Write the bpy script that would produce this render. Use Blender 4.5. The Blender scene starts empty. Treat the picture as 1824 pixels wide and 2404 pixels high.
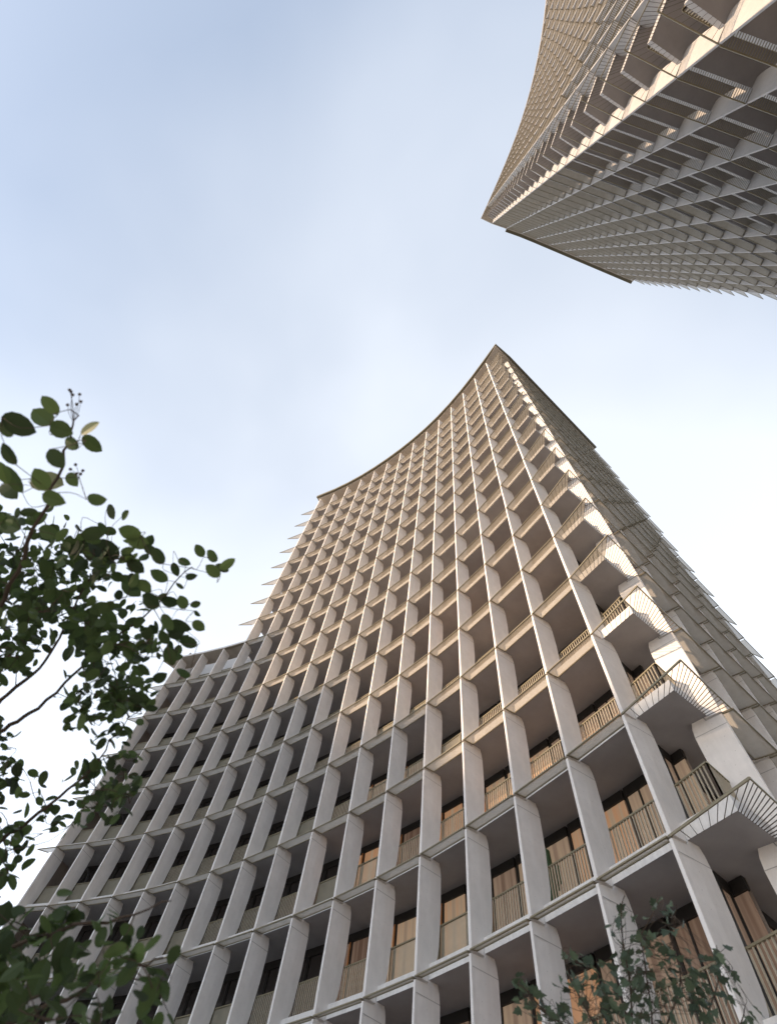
import bpy, math, random
import numpy as np
from mathutils import Matrix, Vector
R = math.radians
scene = bpy.context.scene
COL = scene.collection

# ------------------------------------------------------------------ camera
cam_d = bpy.data.cameras.new("camera")
cam = bpy.data.objects.new("camera", cam_d); COL.objects.link(cam); scene.camera = cam
RIGHT = Vector((0.97521943, -0.19846283, 0.09777306))
DOWN = Vector((0.22123984, 0.87481898, -0.43098107))
FWD = Vector((0.0, 0.44193241, 0.89704835))
CAMP = Vector((0, 0, 1.6))
m = Matrix.Identity(4)
for r in range(3):
    m[r][0] = RIGHT[r]; m[r][1] = -DOWN[r]; m[r][2] = -FWD[r]; m[r][3] = CAMP[r]
cam.matrix_world = m
cam_d.sensor_fit = 'HORIZONTAL'; cam_d.sensor_width = 36.0; cam_d.lens = 24.33
cam_d.dof.use_dof = True; cam_d.dof.focus_distance = 32; cam_d.dof.aperture_fstop = 2.0
cam_d.clip_start = 0.05; cam_d.clip_end = 6000

# ------------------------------------------------------------------ light
SUN_EL, SUN_AZ = R(21), R(-104)          # azimuth from +Y towards +X
sun_dir = Vector((math.sin(SUN_AZ)*math.cos(SUN_EL), math.cos(SUN_AZ)*math.cos(SUN_EL), math.sin(SUN_EL)))
sd = bpy.data.lights.new("sun", 'SUN'); sd.energy = 4.3; sd.angle = R(1.5); sd.color = (1.0, 0.72, 0.475)
so = bpy.data.objects.new("sun", sd); COL.objects.link(so)
so.rotation_euler = (-sun_dir).to_track_quat('-Z', 'Y').to_euler()

w = bpy.data.worlds.new("World"); scene.world = w; w.use_nodes = True
nt = w.node_tree; N = nt.nodes; L = nt.links; N.clear()
out = N.new('ShaderNodeOutputWorld'); bg = N.new('ShaderNodeBackground')
sky = N.new('ShaderNodeTexSky'); sky.sky_type = 'NISHITA'; sky.sun_disc = False
sky.sun_elevation = SUN_EL; sky.sun_rotation = SUN_AZ; sky.air_density = 1.0; sky.dust_density = 1.2; sky.ozone_density = 1.0
tc = N.new('ShaderNodeTexCoord')
mp = N.new('ShaderNodeMapping'); mp.inputs['Scale'].default_value = (1.6, 1.6, 1.6); mp.inputs['Rotation'].default_value = (0.3, 0.4, 0.9)
L.new(tc.outputs['Generated'], mp.inputs['Vector'])
nz = N.new('ShaderNodeTexNoise'); nz.inputs['Scale'].default_value = 1.0; nz.inputs['Detail'].default_value = 4; nz.inputs['Roughness'].default_value = 0.42; nz.inputs['Distortion'].default_value = 0.15
L.new(mp.outputs['Vector'], nz.inputs['Vector'])
# clouds thicken towards the part of the sky in front of the viewer and to the right
dp = N.new('ShaderNodeVectorMath'); dp.operation = 'DOT_PRODUCT'
cd = Vector((0.40, 0.75, 0.50)).normalized()
dp.inputs[1].default_value = cd
L.new(tc.outputs['Generated'], dp.inputs[0])
ad = N.new('ShaderNodeMath'); ad.operation = 'MULTIPLY_ADD'; ad.inputs[1].default_value = 1.0; ad.inputs[2].default_value = -0.50
L.new(dp.outputs['Value'], ad.inputs[0])
sm = N.new('ShaderNodeMath'); sm.operation = 'ADD'
L.new(nz.outputs['Fac'], sm.inputs[0]); L.new(ad.outputs[0], sm.inputs[1])
rmp = N.new('ShaderNodeValToRGB')
rmp.color_ramp.elements[0].position = 0.05; rmp.color_ramp.elements[0].color = (0, 0, 0, 1)
rmp.color_ramp.elements[1].position = 0.72; rmp.color_ramp.elements[1].color = (1, 1, 1, 1)
L.new(sm.outputs[0], rmp.inputs['Fac'])
cm = N.new('ShaderNodeMix'); cm.data_type = 'RGBA'
L.new(rmp.outputs['Color'], cm.inputs['Factor'])
gain = N.new('ShaderNodeVectorMath'); gain.operation = 'SCALE'; gain.inputs['Scale'].default_value = 1.9
L.new(sky.outputs['Color'], gain.inputs[0])
pale = N.new('ShaderNodeMix'); pale.data_type = 'RGBA'; pale.inputs['Factor'].default_value = 0.82   # thin high veil over the blue
L.new(gain.outputs[0], pale.inputs['A']); pale.inputs['B'].default_value = (3.15, 3.7, 4.65, 1)
L.new(pale.outputs['Result'], cm.inputs['A']); cm.inputs['B'].default_value = (5.75, 6.15, 6.8, 1)
# the sky whitens towards the horizon
sx = N.new('ShaderNodeSeparateXYZ'); L.new(tc.outputs['Generated'], sx.inputs[0])
hz = N.new('ShaderNodeMapRange'); hz.inputs['From Min'].default_value = 0.0; hz.inputs['From Max'].default_value = 1.0
hz.inputs['To Min'].default_value = 1.0; hz.inputs['To Max'].default_value = 0.0
L.new(sx.outputs['Z'], hz.inputs['Value'])
pw = N.new('ShaderNodeMath'); pw.operation = 'POWER'; pw.inputs[1].default_value = 2.0; L.new(hz.outputs['Result'], pw.inputs[0])
ma = N.new('ShaderNodeMath'); ma.operation = 'MULTIPLY_ADD'; ma.inputs[1].default_value = 2.0; ma.inputs[2].default_value = 1.0; L.new(pw.outputs[0], ma.inputs[0])
hs = N.new('ShaderNodeVectorMath'); hs.operation = 'SCALE'; L.new(cm.outputs['Result'], hs.inputs[0]); L.new(ma.outputs[0], hs.inputs['Scale'])
L.new(hs.outputs[0], bg.inputs['Color']); bg.inputs['Strength'].default_value = 0.1
L.new(bg.outputs[0], out.inputs['Surface'])

vs = scene.view_settings; vs.view_transform = 'Standard'; vs.look = 'None'; vs.exposure = 0.68; vs.gamma = 1.0
scene.cycles.max_bounces = 8; scene.cycles.transparent_max_bounces = 24

# ------------------------------------------------------------------ materials
def frosted(M, amount):
    n = M.node_tree.nodes; l = M.node_tree.links; mx = [x for x in n if x.type == 'MIX_SHADER'][0]; p = n['Principled BSDF']
    tl = n.new('ShaderNodeBsdfTranslucent'); src = p.inputs['Base Color'].links[0].from_socket; l.new(src, tl.inputs['Color'])
    m2 = n.new('ShaderNodeMixShader'); m2.inputs[0].default_value = amount
    l.new(p.outputs[0], m2.inputs[1]); l.new(tl.outputs[0], m2.inputs[2]); l.new(m2.outputs[0], mx.inputs[2])
def mat(name, col, rough=0.7, var=0.0, scale=3.0, bump=0.0, bscale=40.0, spec=0.4, metal=0.0, alpha=None, pits=0.0, streak=0.0):
    M = bpy.data.materials.new(name); M.use_nodes = True
    n = M.node_tree.nodes; l = M.node_tree.links
    p = n['Principled BSDF']
    p.inputs['Roughness'].default_value = rough; p.inputs['Metallic'].default_value = metal
    p.inputs['Specular IOR Level'].default_value = spec
    p.inputs['Base Color'].default_value = (*col, 1)
    t = n.new('ShaderNodeTexCoord')
    src = None
    if var or pits or streak:
        z = n.new('ShaderNodeTexNoise'); z.inputs['Scale'].default_value = scale; z.inputs['Detail'].default_value = 6; z.inputs['Roughness'].default_value = 0.65
        l.new(t.outputs['Object'], z.inputs['Vector'])
        mr = n.new('ShaderNodeMapRange'); mr.inputs['From Min'].default_value = 0.3; mr.inputs['From Max'].default_value = 0.7
        mr.inputs['To Min'].default_value = 1 - var; mr.inputs['To Max'].default_value = 1 + var*0.6
        l.new(z.outputs['Fac'], mr.inputs['Value'])
        fac = mr.outputs['Result']
        # each cast piece came out a shade different
        oi = n.new('ShaderNodeObjectInfo'); m4 = n.new('ShaderNodeMapRange'); m4.inputs['To Min'].default_value = 1-var*0.5; m4.inputs['To Max'].default_value = 1+var*0.3
        l.new(oi.outputs['Random'], m4.inputs['Value'])
        a4 = n.new('ShaderNodeMath'); a4.operation = 'MULTIPLY'; l.new(fac, a4.inputs[0]); l.new(m4.outputs['Result'], a4.inputs[1]); fac = a4.outputs[0]
        if streak:
            mp2 = n.new('ShaderNodeMapping'); mp2.inputs['Scale'].default_value = (6, 6, 0.35); l.new(t.outputs['Object'], mp2.inputs['Vector'])
            z2 = n.new('ShaderNodeTexNoise'); z2.inputs['Scale'].default_value = 1.6; z2.inputs['Detail'].default_value = 4; l.new(mp2.outputs[0], z2.inputs['Vector'])
            m2 = n.new('ShaderNodeMapRange'); m2.inputs['From Min'].default_value = 0.35; m2.inputs['From Max'].default_value = 0.65; m2.inputs['To Min'].default_value = 1-streak; m2.inputs['To Max'].default_value = 1
            l.new(z2.outputs['Fac'], m2.inputs['Value'])
            a = n.new('ShaderNodeMath'); a.operation = 'MULTIPLY'; l.new(fac, a.inputs[0]); l.new(m2.outputs['Result'], a.inputs[1]); fac = a.outputs[0]
        if pits:
            v = n.new('ShaderNodeTexVoronoi'); v.inputs['Scale'].default_value = 7.0; l.new(t.outputs['Object'], v.inputs['Vector'])
            m3 = n.new('ShaderNodeMapRange'); m3.inputs['From Min'].default_value = 0.05; m3.inputs['From Max'].default_value = 0.09; m3.inputs['To Min'].default_value = 1-pits; m3.inputs['To Max'].default_value = 1
            l.new(v.outputs['Distance'], m3.inputs['Value'])
            a = n.new('ShaderNodeMath'); a.operation = 'MULTIPLY'; l.new(fac, a.inputs[0]); l.new(m3.outputs['Result'], a.inputs[1]); fac = a.outputs[0]
        sc = n.new('ShaderNodeVectorMath'); sc.operation = 'SCALE'; sc.inputs[0].default_value = col
        l.new(fac, sc.inputs['Scale']); l.new(sc.outputs[0], p.inputs['Base Color'])
    if bump:
        b = n.new('ShaderNodeBump'); b.inputs['Strength'].default_value = bump; b.inputs['Distance'].default_value = 0.01
        z3 = n.new('ShaderNodeTexNoise'); z3.inputs['Scale'].default_value = bscale; z3.inputs['Detail'].default_value = 4
        l.new(t.outputs['Object'], z3.inputs['Vector']); l.new(z3.outputs['Fac'], b.inputs['Height']); l.new(b.outputs[0], p.inputs['Normal'])
    if alpha is not None:
        tr = n.new('ShaderNodeBsdfTransparent'); mx = n.new('ShaderNodeMixShader'); mx.inputs[0].default_value = alpha
        l.new(tr.outputs[0], mx.inputs[1]); l.new(p.outputs[0], mx.inputs[2]); l.new(mx.outputs[0], n['Material Output'].inputs['Surface'])
    return M
CONC = mat('pale_concrete', (0.78, 0.75, 0.715), 0.75, 0.09, 1.6, 0.25, 60, pits=0.30, streak=0.04)
CONC_SHADE = mat('shaded_concrete', (0.43, 0.415, 0.40), 0.75, 0.09, 1.6, 0.25, 60, pits=0.30, streak=0.04)  # darkened copy of the pale concrete: tower two's shade put into the colour
JOINT = mat('dark_formwork_joint', (0.40, 0.385, 0.37), 0.9)
FASC = mat('white_concrete', (0.72, 0.70, 0.67), 0.7, 0.12, 3.0, 0.15, 60, streak=0.1)
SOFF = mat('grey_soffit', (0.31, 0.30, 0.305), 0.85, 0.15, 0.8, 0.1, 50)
MESH = mat('olive_metal_mesh', (0.42, 0.375, 0.30), 0.5, 0.10, 4.0, spec=0.5, alpha=0.74)
frosted(MESH, 0.45)
RMESH = mat('perforated_rail_panel', (0.40, 0.365, 0.27), 0.5, 0.10, 4.0, spec=0.5, alpha=0.5)
RAILM = mat('olive_bronze_metal', (0.24, 0.21, 0.135), 0.4, 0.10, 6.0, spec=0.6, metal=0.3)
BALM = mat('champagne_baluster_metal', (0.52, 0.46, 0.35), 0.4, 0.10, 6.0, spec=0.6, metal=0.2)
ROD = mat('dark_bronze_rod', (0.10, 0.085, 0.065), 0.45, spec=0.5, metal=0.4)
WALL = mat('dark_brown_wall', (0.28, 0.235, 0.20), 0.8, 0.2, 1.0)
WHITEW = mat('white_render_wall', (0.48, 0.47, 0.455), 0.8, 0.05, 1.0)
FRAME = mat('black_window_frame', (0.022, 0.020, 0.018), 0.45)
WOOD = mat('orange_wood_mullion', (0.42, 0.17, 0.055), 0.5, 0.2, 8.0)
LIP = mat('dark_olive_roof_edge', (0.14, 0.125, 0.085), 0.5, 0.12, 1.0, metal=0.2)
CANOPY = mat('beige_canopy_soffit', (0.42, 0.38, 0.33), 0.7, 0.12, 1.5)
BARK = mat('brown_bark', (0.07, 0.05, 0.035), 0.9, 0.35, 12.0, 0.6, 40)
GROUND = mat('grey_paving', (0.42, 0.40, 0.37), 0.85, 0.2, 0.6, 0.2, 20)
POT = mat('dark_planter', (0.07, 0.065, 0.06), 0.7, 0.1, 5)
STEMG = mat('green_cactus', (0.05, 0.10, 0.04), 0.6, 0.3, 20.0, 0.4, 60)

def pane_mat():
    M = bpy.data.materials.new('warm_tinted_glass'); M.use_nodes = True
    n = M.node_tree.nodes; l = M.node_tree.links; p = n['Principled BSDF']
    oi = n.new('ShaderNodeObjectInfo'); rp = n.new('ShaderNodeValToRGB')
    e = rp.color_ramp.elements
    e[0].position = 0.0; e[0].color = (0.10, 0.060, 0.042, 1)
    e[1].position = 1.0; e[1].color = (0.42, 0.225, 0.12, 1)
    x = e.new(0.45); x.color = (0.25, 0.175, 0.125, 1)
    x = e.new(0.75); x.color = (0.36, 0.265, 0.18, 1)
    t = n.new('ShaderNodeTexCoord'); mp = n.new('ShaderNodeMapping'); mp.inputs['Scale'].default_value = (3.2, 1, 0.12)
    l.new(t.outputs['Object'], mp.inputs['Vector'])
    z = n.new('ShaderNodeTexNoise'); z.inputs['Scale'].default_value = 2.0; z.inputs['Detail'].default_value = 2
    l.new(mp.outputs[0], z.inputs['Vector'])
    a = n.new('ShaderNodeMath'); a.operation = 'ADD'; a.inputs[1].default_value = -0.5; l.new(z.outputs['Fac'], a.inputs[0])
    b = n.new('ShaderNodeMath'); b.operation = 'ADD'; l.new(a.outputs[0], b.inputs[0]); l.new(oi.outputs['Random'], b.inputs[1])
    l.new(b.outputs[0], rp.inputs['Fac']); l.new(rp.outputs['Color'], p.inputs['Base Color'])
    p.inputs['Roughness'].default_value = 0.25; p.inputs['Specular IOR Level'].default_value = 0.35
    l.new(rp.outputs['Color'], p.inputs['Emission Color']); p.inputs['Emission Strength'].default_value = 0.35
    p.inputs['Coat Weight'].default_value = 0.6; p.inputs['Coat Roughness'].default_value = 0.03
    return M
PANE = pane_mat()
DARKG = mat('dark_window_glass', (0.035, 0.030, 0.028), 0.08, spec=0.5)

def leaf_mat(name, c0, c1, trans=0.25):
    M = bpy.data.materials.new(name); M.use_nodes = True
    n = M.node_tree.nodes; l = M.node_tree.links; p = n['Principled BSDF']
    g = n.new('ShaderNodeNewGeometry'); rp = n.new('ShaderNodeValToRGB')
    rp.color_ramp.elements[0].color = (*c0, 1); rp.color_ramp.elements[1].color = (*c1, 1)
    l.new(g.outputs['Random Per Island'], rp.inputs['Fac'])
    l.new(rp.outputs['Color'], p.inputs['Base Color']); p.inputs['Roughness'].default_value = 0.55
    p.inputs['Specular IOR Level'].default_value = 0.3
    tl = n.new('ShaderNodeBsdfTranslucent'); l.new(rp.outputs['Color'], tl.inputs['Color'])
    mx = n.new('ShaderNodeMixShader'); mx.inputs[0].default_value = trans
    l.new(p.outputs[0], mx.inputs[1]); l.new(tl.outputs[0], mx.inputs[2]); l.new(mx.outputs[0], n['Material Output'].inputs['Surface'])
    return M
LEAF = leaf_mat('dark_green_leaf', (0.024, 0.040, 0.016), (0.085, 0.135, 0.042), 0.38)
LEAF2 = leaf_mat('grey_green_leaf', (0.042, 0.065, 0.042), (0.100, 0.140, 0.082))

# ------------------------------------------------------------------ mesh helpers
class MB:
    def __init__(s): s.v = []; s.f = []; s.m = []
    def add(s, vs, fs, mi=0):
        o = len(s.v); s.v += [tuple(p) for p in vs]; s.f += [tuple(i+o for i in f) for f in fs]; s.m += [mi]*len(fs)
    def box(s, x0, x1, y0, y1, z0, z1, mi=0):
        s.add([(x0,y0,z0),(x1,y0,z0),(x1,y1,z0),(x0,y1,z0),(x0,y0,z1),(x1,y0,z1),(x1,y1,z1),(x0,y1,z1)],
              [(0,3,2,1),(4,5,6,7),(0,1,5,4),(1,2,6,5),(2,3,7,6),(3,0,4,7)], mi)
    def bar(s, a, b, wd, ht, mi=0):              # rectangular bar from a to b, ht measured along z as far as possible
        a = Vector(a); b = Vector(b); d = (b-a).normalized()
        up = Vector((0,0,1)) if abs(d.z) < 0.95 else Vector((1,0,0))
        sx = d.cross(up).normalized(); sz = sx.cross(d)
        pts = []
        for q in (a, b):
            for i, j in ((-1,-1),(1,-1),(1,1),(-1,1)): pts.append(q + sx*i*wd/2 + sz*j*ht/2)
        s.add(pts, [(0,1,2,3),(7,6,5,4),(0,4,5,1),(1,5,6,2),(2,6,7,3),(3,7,4,0)], mi)
    def tube(s, pts, rad, n=6, mi=0):
        rings = []; pts = [Vector(p) for p in pts]; o = len(s.v)
        for i, p in enumerate(pts):
            d = (pts[min(i+1, len(pts)-1)] - pts[max(i-1, 0)]).normalized()
            u = d.cross(Vector((0.31, 0.17, 0.93))).normalized(); v = d.cross(u)
            for k in range(n):
                a = 2*math.pi*k/n; s.v.append(tuple(p + (u*math.cos(a) + v*math.sin(a))*rad[i]))
        for i in range(len(pts)-1):
            for k in range(n):
                s.f.append((o+i*n+k, o+i*n+(k+1) % n, o+(i+1)*n+(k+1) % n, o+(i+1)*n+k)); s.m.append(mi)
        s.f.append(tuple(o+k for k in range(n))[::-1]); s.m.append(mi)
        s.f.append(tuple(o+(len(pts)-1)*n+k for k in range(n))); s.m.append(mi)
    def prism(s, poly, z0, z1, mbot=0, mtop=0, mside=0):   # poly counter-clockwise in xy
        n = len(poly)
        s.add([(x,y,z0) for x, y in poly], [tuple(range(n))[::-1]], mbot)
        s.add([(x,y,z1) for x, y in poly], [tuple(range(n))], mtop)
        s.add([(x,y,z0) for x, y in poly]+[(x,y,z1) for x, y in poly], [(i,(i+1) % n, n+(i+1) % n, n+i) for i in range(n)], mside)
    def mesh(s, name, mats):
        me = bpy.data.meshes.new(name); me.from_pydata(s.v, [], s.f)
        for x in (mats if isinstance(mats, (list, tuple)) else [mats]): me.materials.append(x)
        if any(s.m): me.polygons.foreach_set('material_index', s.m)
        me.update(); return me
    def merged(s, src, M):                     # add a transformed copy of another builder
        o = len(s.v); A = np.array(M); v = np.array(src.v)
        v = v @ A[:3,:3].T + A[:3,3]
        s.v += list(map(tuple, v)); s.f += [tuple(i+o for i in f) for f in src.f]; s.m += src.m

def link(name, me, parent=None, M=None):
    o = bpy.data.objects.new(name, me); COL.objects.link(o)
    if parent: o.parent = parent
    if M is not None: o.matrix_local = M
    return o
def tag(o, label, cat, group=None, kind=None):
    if label: o['label'] = label
    if cat: o['category'] = cat
    if group: o['group'] = group
    if kind: o['kind'] = kind
    return o
def empty(name, loc): 
    o = bpy.data.objects.new(name, None); COL.objects.link(o); o.location = loc; o.empty_display_size = 0.3; return o

H = 3.3
# ------------------------------------------------------------------ building modules (x along, y inward, z up from the joint)
def fin_mb(thick=0.12):
    b = MB()
    prof = [(0.0,0.035),(0.02,0.03),(0.44,0.03),(0.47,0.44),(0.58,0.46)]
    for a in np.linspace(0, 1, 6)[1:]:
        prof.append((0.58+0.26*math.sin(a*math.pi/2), 0.46+0.75*(1-math.cos(a*math.pi/2))))
    prof += [(0.89,2.0),(0.89,2.95),(0.86,3.20),(0.80,3.385),(0.47,3.385),(0.44,3.27),(0.02,3.255),(0.0,3.25)]
    n = len(prof)
    for sgn in (-1, 1):
        vs = [(sgn*(thick/2 + 0.03*y - (0.025 if y < 0.01 else 0)), y, z) for y, z in prof]
        b.add(vs, [tuple(range(n)) if sgn > 0 else tuple(range(n))[::-1]])
    vl = [(-(thick/2+0.03*y-(0.025 if y < 0.01 else 0)), y, z) for y, z in prof]
    vr = [(-x, y, z) for x, y, z in vl]
    b.add(vl+vr, [(i, (i+1) % n, n+(i+1) % n, n+i) for i in range(n)])
    for sgn in (-1, 1):                     # formwork joint near the head of each fin
        q = [(0.012,2.955),(0.885,2.955),(0.885,2.973),(0.012,2.973)]
        b.add([(sgn*(thick/2+0.03*y+0.002), y, z) for y, z in q], [(0,1,2,3) if sgn > 0 else (3,2,1,0)], 1)
    return b
def visor_mb(L, y1, rods=False, mi_sheet=0, mi_rail=1, gap=0.05):
    b = MB(); x0, x1 = gap, L-gap
    b.box(x0, x1, -0.045, 0.0, -0.012, 0.022, mi_rail)
    if rods:
        n = int((x1-x0)/0.085)
        for i in range(n+1):
            x = x0+(x1-x0)*i/n
            b.bar((x,0.0,0.0),(x,y1,0.05),0.016,0.03,mi_rail)
    else:
        b.add([(x0,0.0,0.0),(x1,0.0,0.0),(x1,y1,0.02+y1*0.1),(x0,y1,0.02+y1*0.1)], [(0,3,2,1)], mi_sheet)
        b.box(x0+0.03, x1-0.03, y1, y1+0.018, y1*0.1, 0.05+y1*0.1, mi_rail)
        for f in (0.02, 0.98):
            x = x0+(x1-x0)*f; b.bar((x,0,0.012),(x,y1,0.03+y1*0.1),0.03,0.05,mi_rail)
    return b
def railing_mb(L, kind):
    b = MB(); y = 0.93; x0, x1 = 0.0, L
    b.box(x0, x1, y-0.03, y+0.03, 1.56, 1.60, 1)
    b.box(x0, x1, y-0.012, y+0.012, 0.55, 0.58, 1)
    n = int(L/0.094)
    if kind == 'bars':
        for i in range(n):
            x = x0+(i+0.5)*L/n; b.box(x-0.009, x+0.009, y-0.02, y+0.02, 0.40, 1.56, 0)
    else:
        h = L*0.5 if kind == 'half' else L
        b.add([(x0+0.04,y,0.5),(x0+h-0.03,y,0.5),(x0+h-0.03,y,1.55),(x0+0.04,y,1.55)], [(0,1,2,3)], 2)
        for x in (0.0, h):
            b.box(x0+x-0.015 if x else x0, x0+x+0.015, y-0.02, y+0.02, 0.45, 1.56, 1)
        if kind == 'half':
            for i in range(n//2):
                x = x0+h+(i+0.5)*(L-h)/(n//2); b.box(x-0.009, x+0.009, y-0.02, y+0.02, 0.40, 1.56, 0)
    return b
def window_mb(L):
    f = MB(); y = 2.13
    f.box(0, L, y, y+0.10, 3.10, 3.37, 0); f.box(0, L, y, y+0.10, 0.46, 0.56, 0)
    f.box(-0.03, 0.04, y, y+0.10, 0.57, 3.09, 0)
    f.box(L*0.5-0.035, L*0.5+0.035, y-0.02, y+0.09, 0.57, 3.09, 1)
    f.box(L*0.5+0.04, L*0.5+0.09, y, y+0.09, 0.57, 3.09, 0)
    f.box(L*0.22-0.02, L*0.22+0.02, y, y+0.09, 0.57, 3.09, 0)
    g = MB(); g.box(0.045, L-0.035, y+0.05, y+0.065, 0.57, 3.09, 0)
    return f, g

def frame_at(P, Q, z):
    u = (Q-P); Ln = u.length; u = u/Ln; n = Vector((-u.y, u.x))
    M = Matrix.Identity(4)
    M[0][0], M[1][0] = u.x, u.y; M[0][1], M[1][1] = n.x, n.y
    M[0][3], M[1][3], M[2][3] = P.x, P.y, z
    return M, Ln
def inview(M, off, margin=0.06):
    p = M @ Vector(off) - CAMP
    zc = p.dot(FWD)
    if zc < 0.5: return None
    f = 24.33/36
    x = f*p.dot(RIGHT)/zc; y = f*p.dot(DOWN)/zc
    if abs(x) < 0.5+margin and abs(y) < 0.66+margin: return p.length
    return None

def emit(kind_name, items, proto, mats, parent, limit=100, child=None):
    """items: list of (sortkey or None, matrix, variant). The nearest `limit` become parts of their own, the rest one mesh."""
    inv = parent.matrix_world.inverted()
    vis = sorted([i for i in range(len(items)) if items[i][0] is not None], key=lambda i: items[i][0])[:limit]
    chosen = set(vis); meshes = {}; cm = {}
    for i in vis:
        _, M, v = items[i]
        if v not in meshes: meshes[v] = proto[v].mesh(kind_name, mats)
        o = link(kind_name, meshes[v], parent, inv @ M)
        if child:
            if v not in cm: cm[v] = child[1][v].mesh(child[0], child[2])
            c = link(child[0], cm[v], o, Matrix.Identity(4))
    rest = MB(); restc = MB()
    for i, (_, M, v) in enumerate(items):
        if i in chosen: continue
        rest.merged(proto[v], inv @ M)
        if child: restc.merged(child[1][v], inv @ M)
    if rest.v:
        o = link(kind_name, rest.mesh(kind_name, mats), parent, Matrix.Identity(4)); o['kind'] = 'stuff'
        if child:
            link(child[0], restc.mesh(child[0], child[2]), o, Matrix.Identity(4))

def V2(a): return Vector((a[0], a[1]))
def offset_pts(P, d):
    """inward (left-hand) offset of an open polyline"""
    out = []
    for i, p in enumerate(P):
        a = P[i]-P[i-1] if i > 0 else P[1]-P[0]
        b = P[i+1]-P[i] if i < len(P)-1 else P[-1]-P[-2]
        a = a.normalized(); b = b.normalized()
        na = Vector((-a.y, a.x)); nb = Vector((-b.y, b.x)); n = (na+nb)
        n = n/ max(0.3, n.length_squared) * 2
        out.append(p + n*d)
    return out

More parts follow.
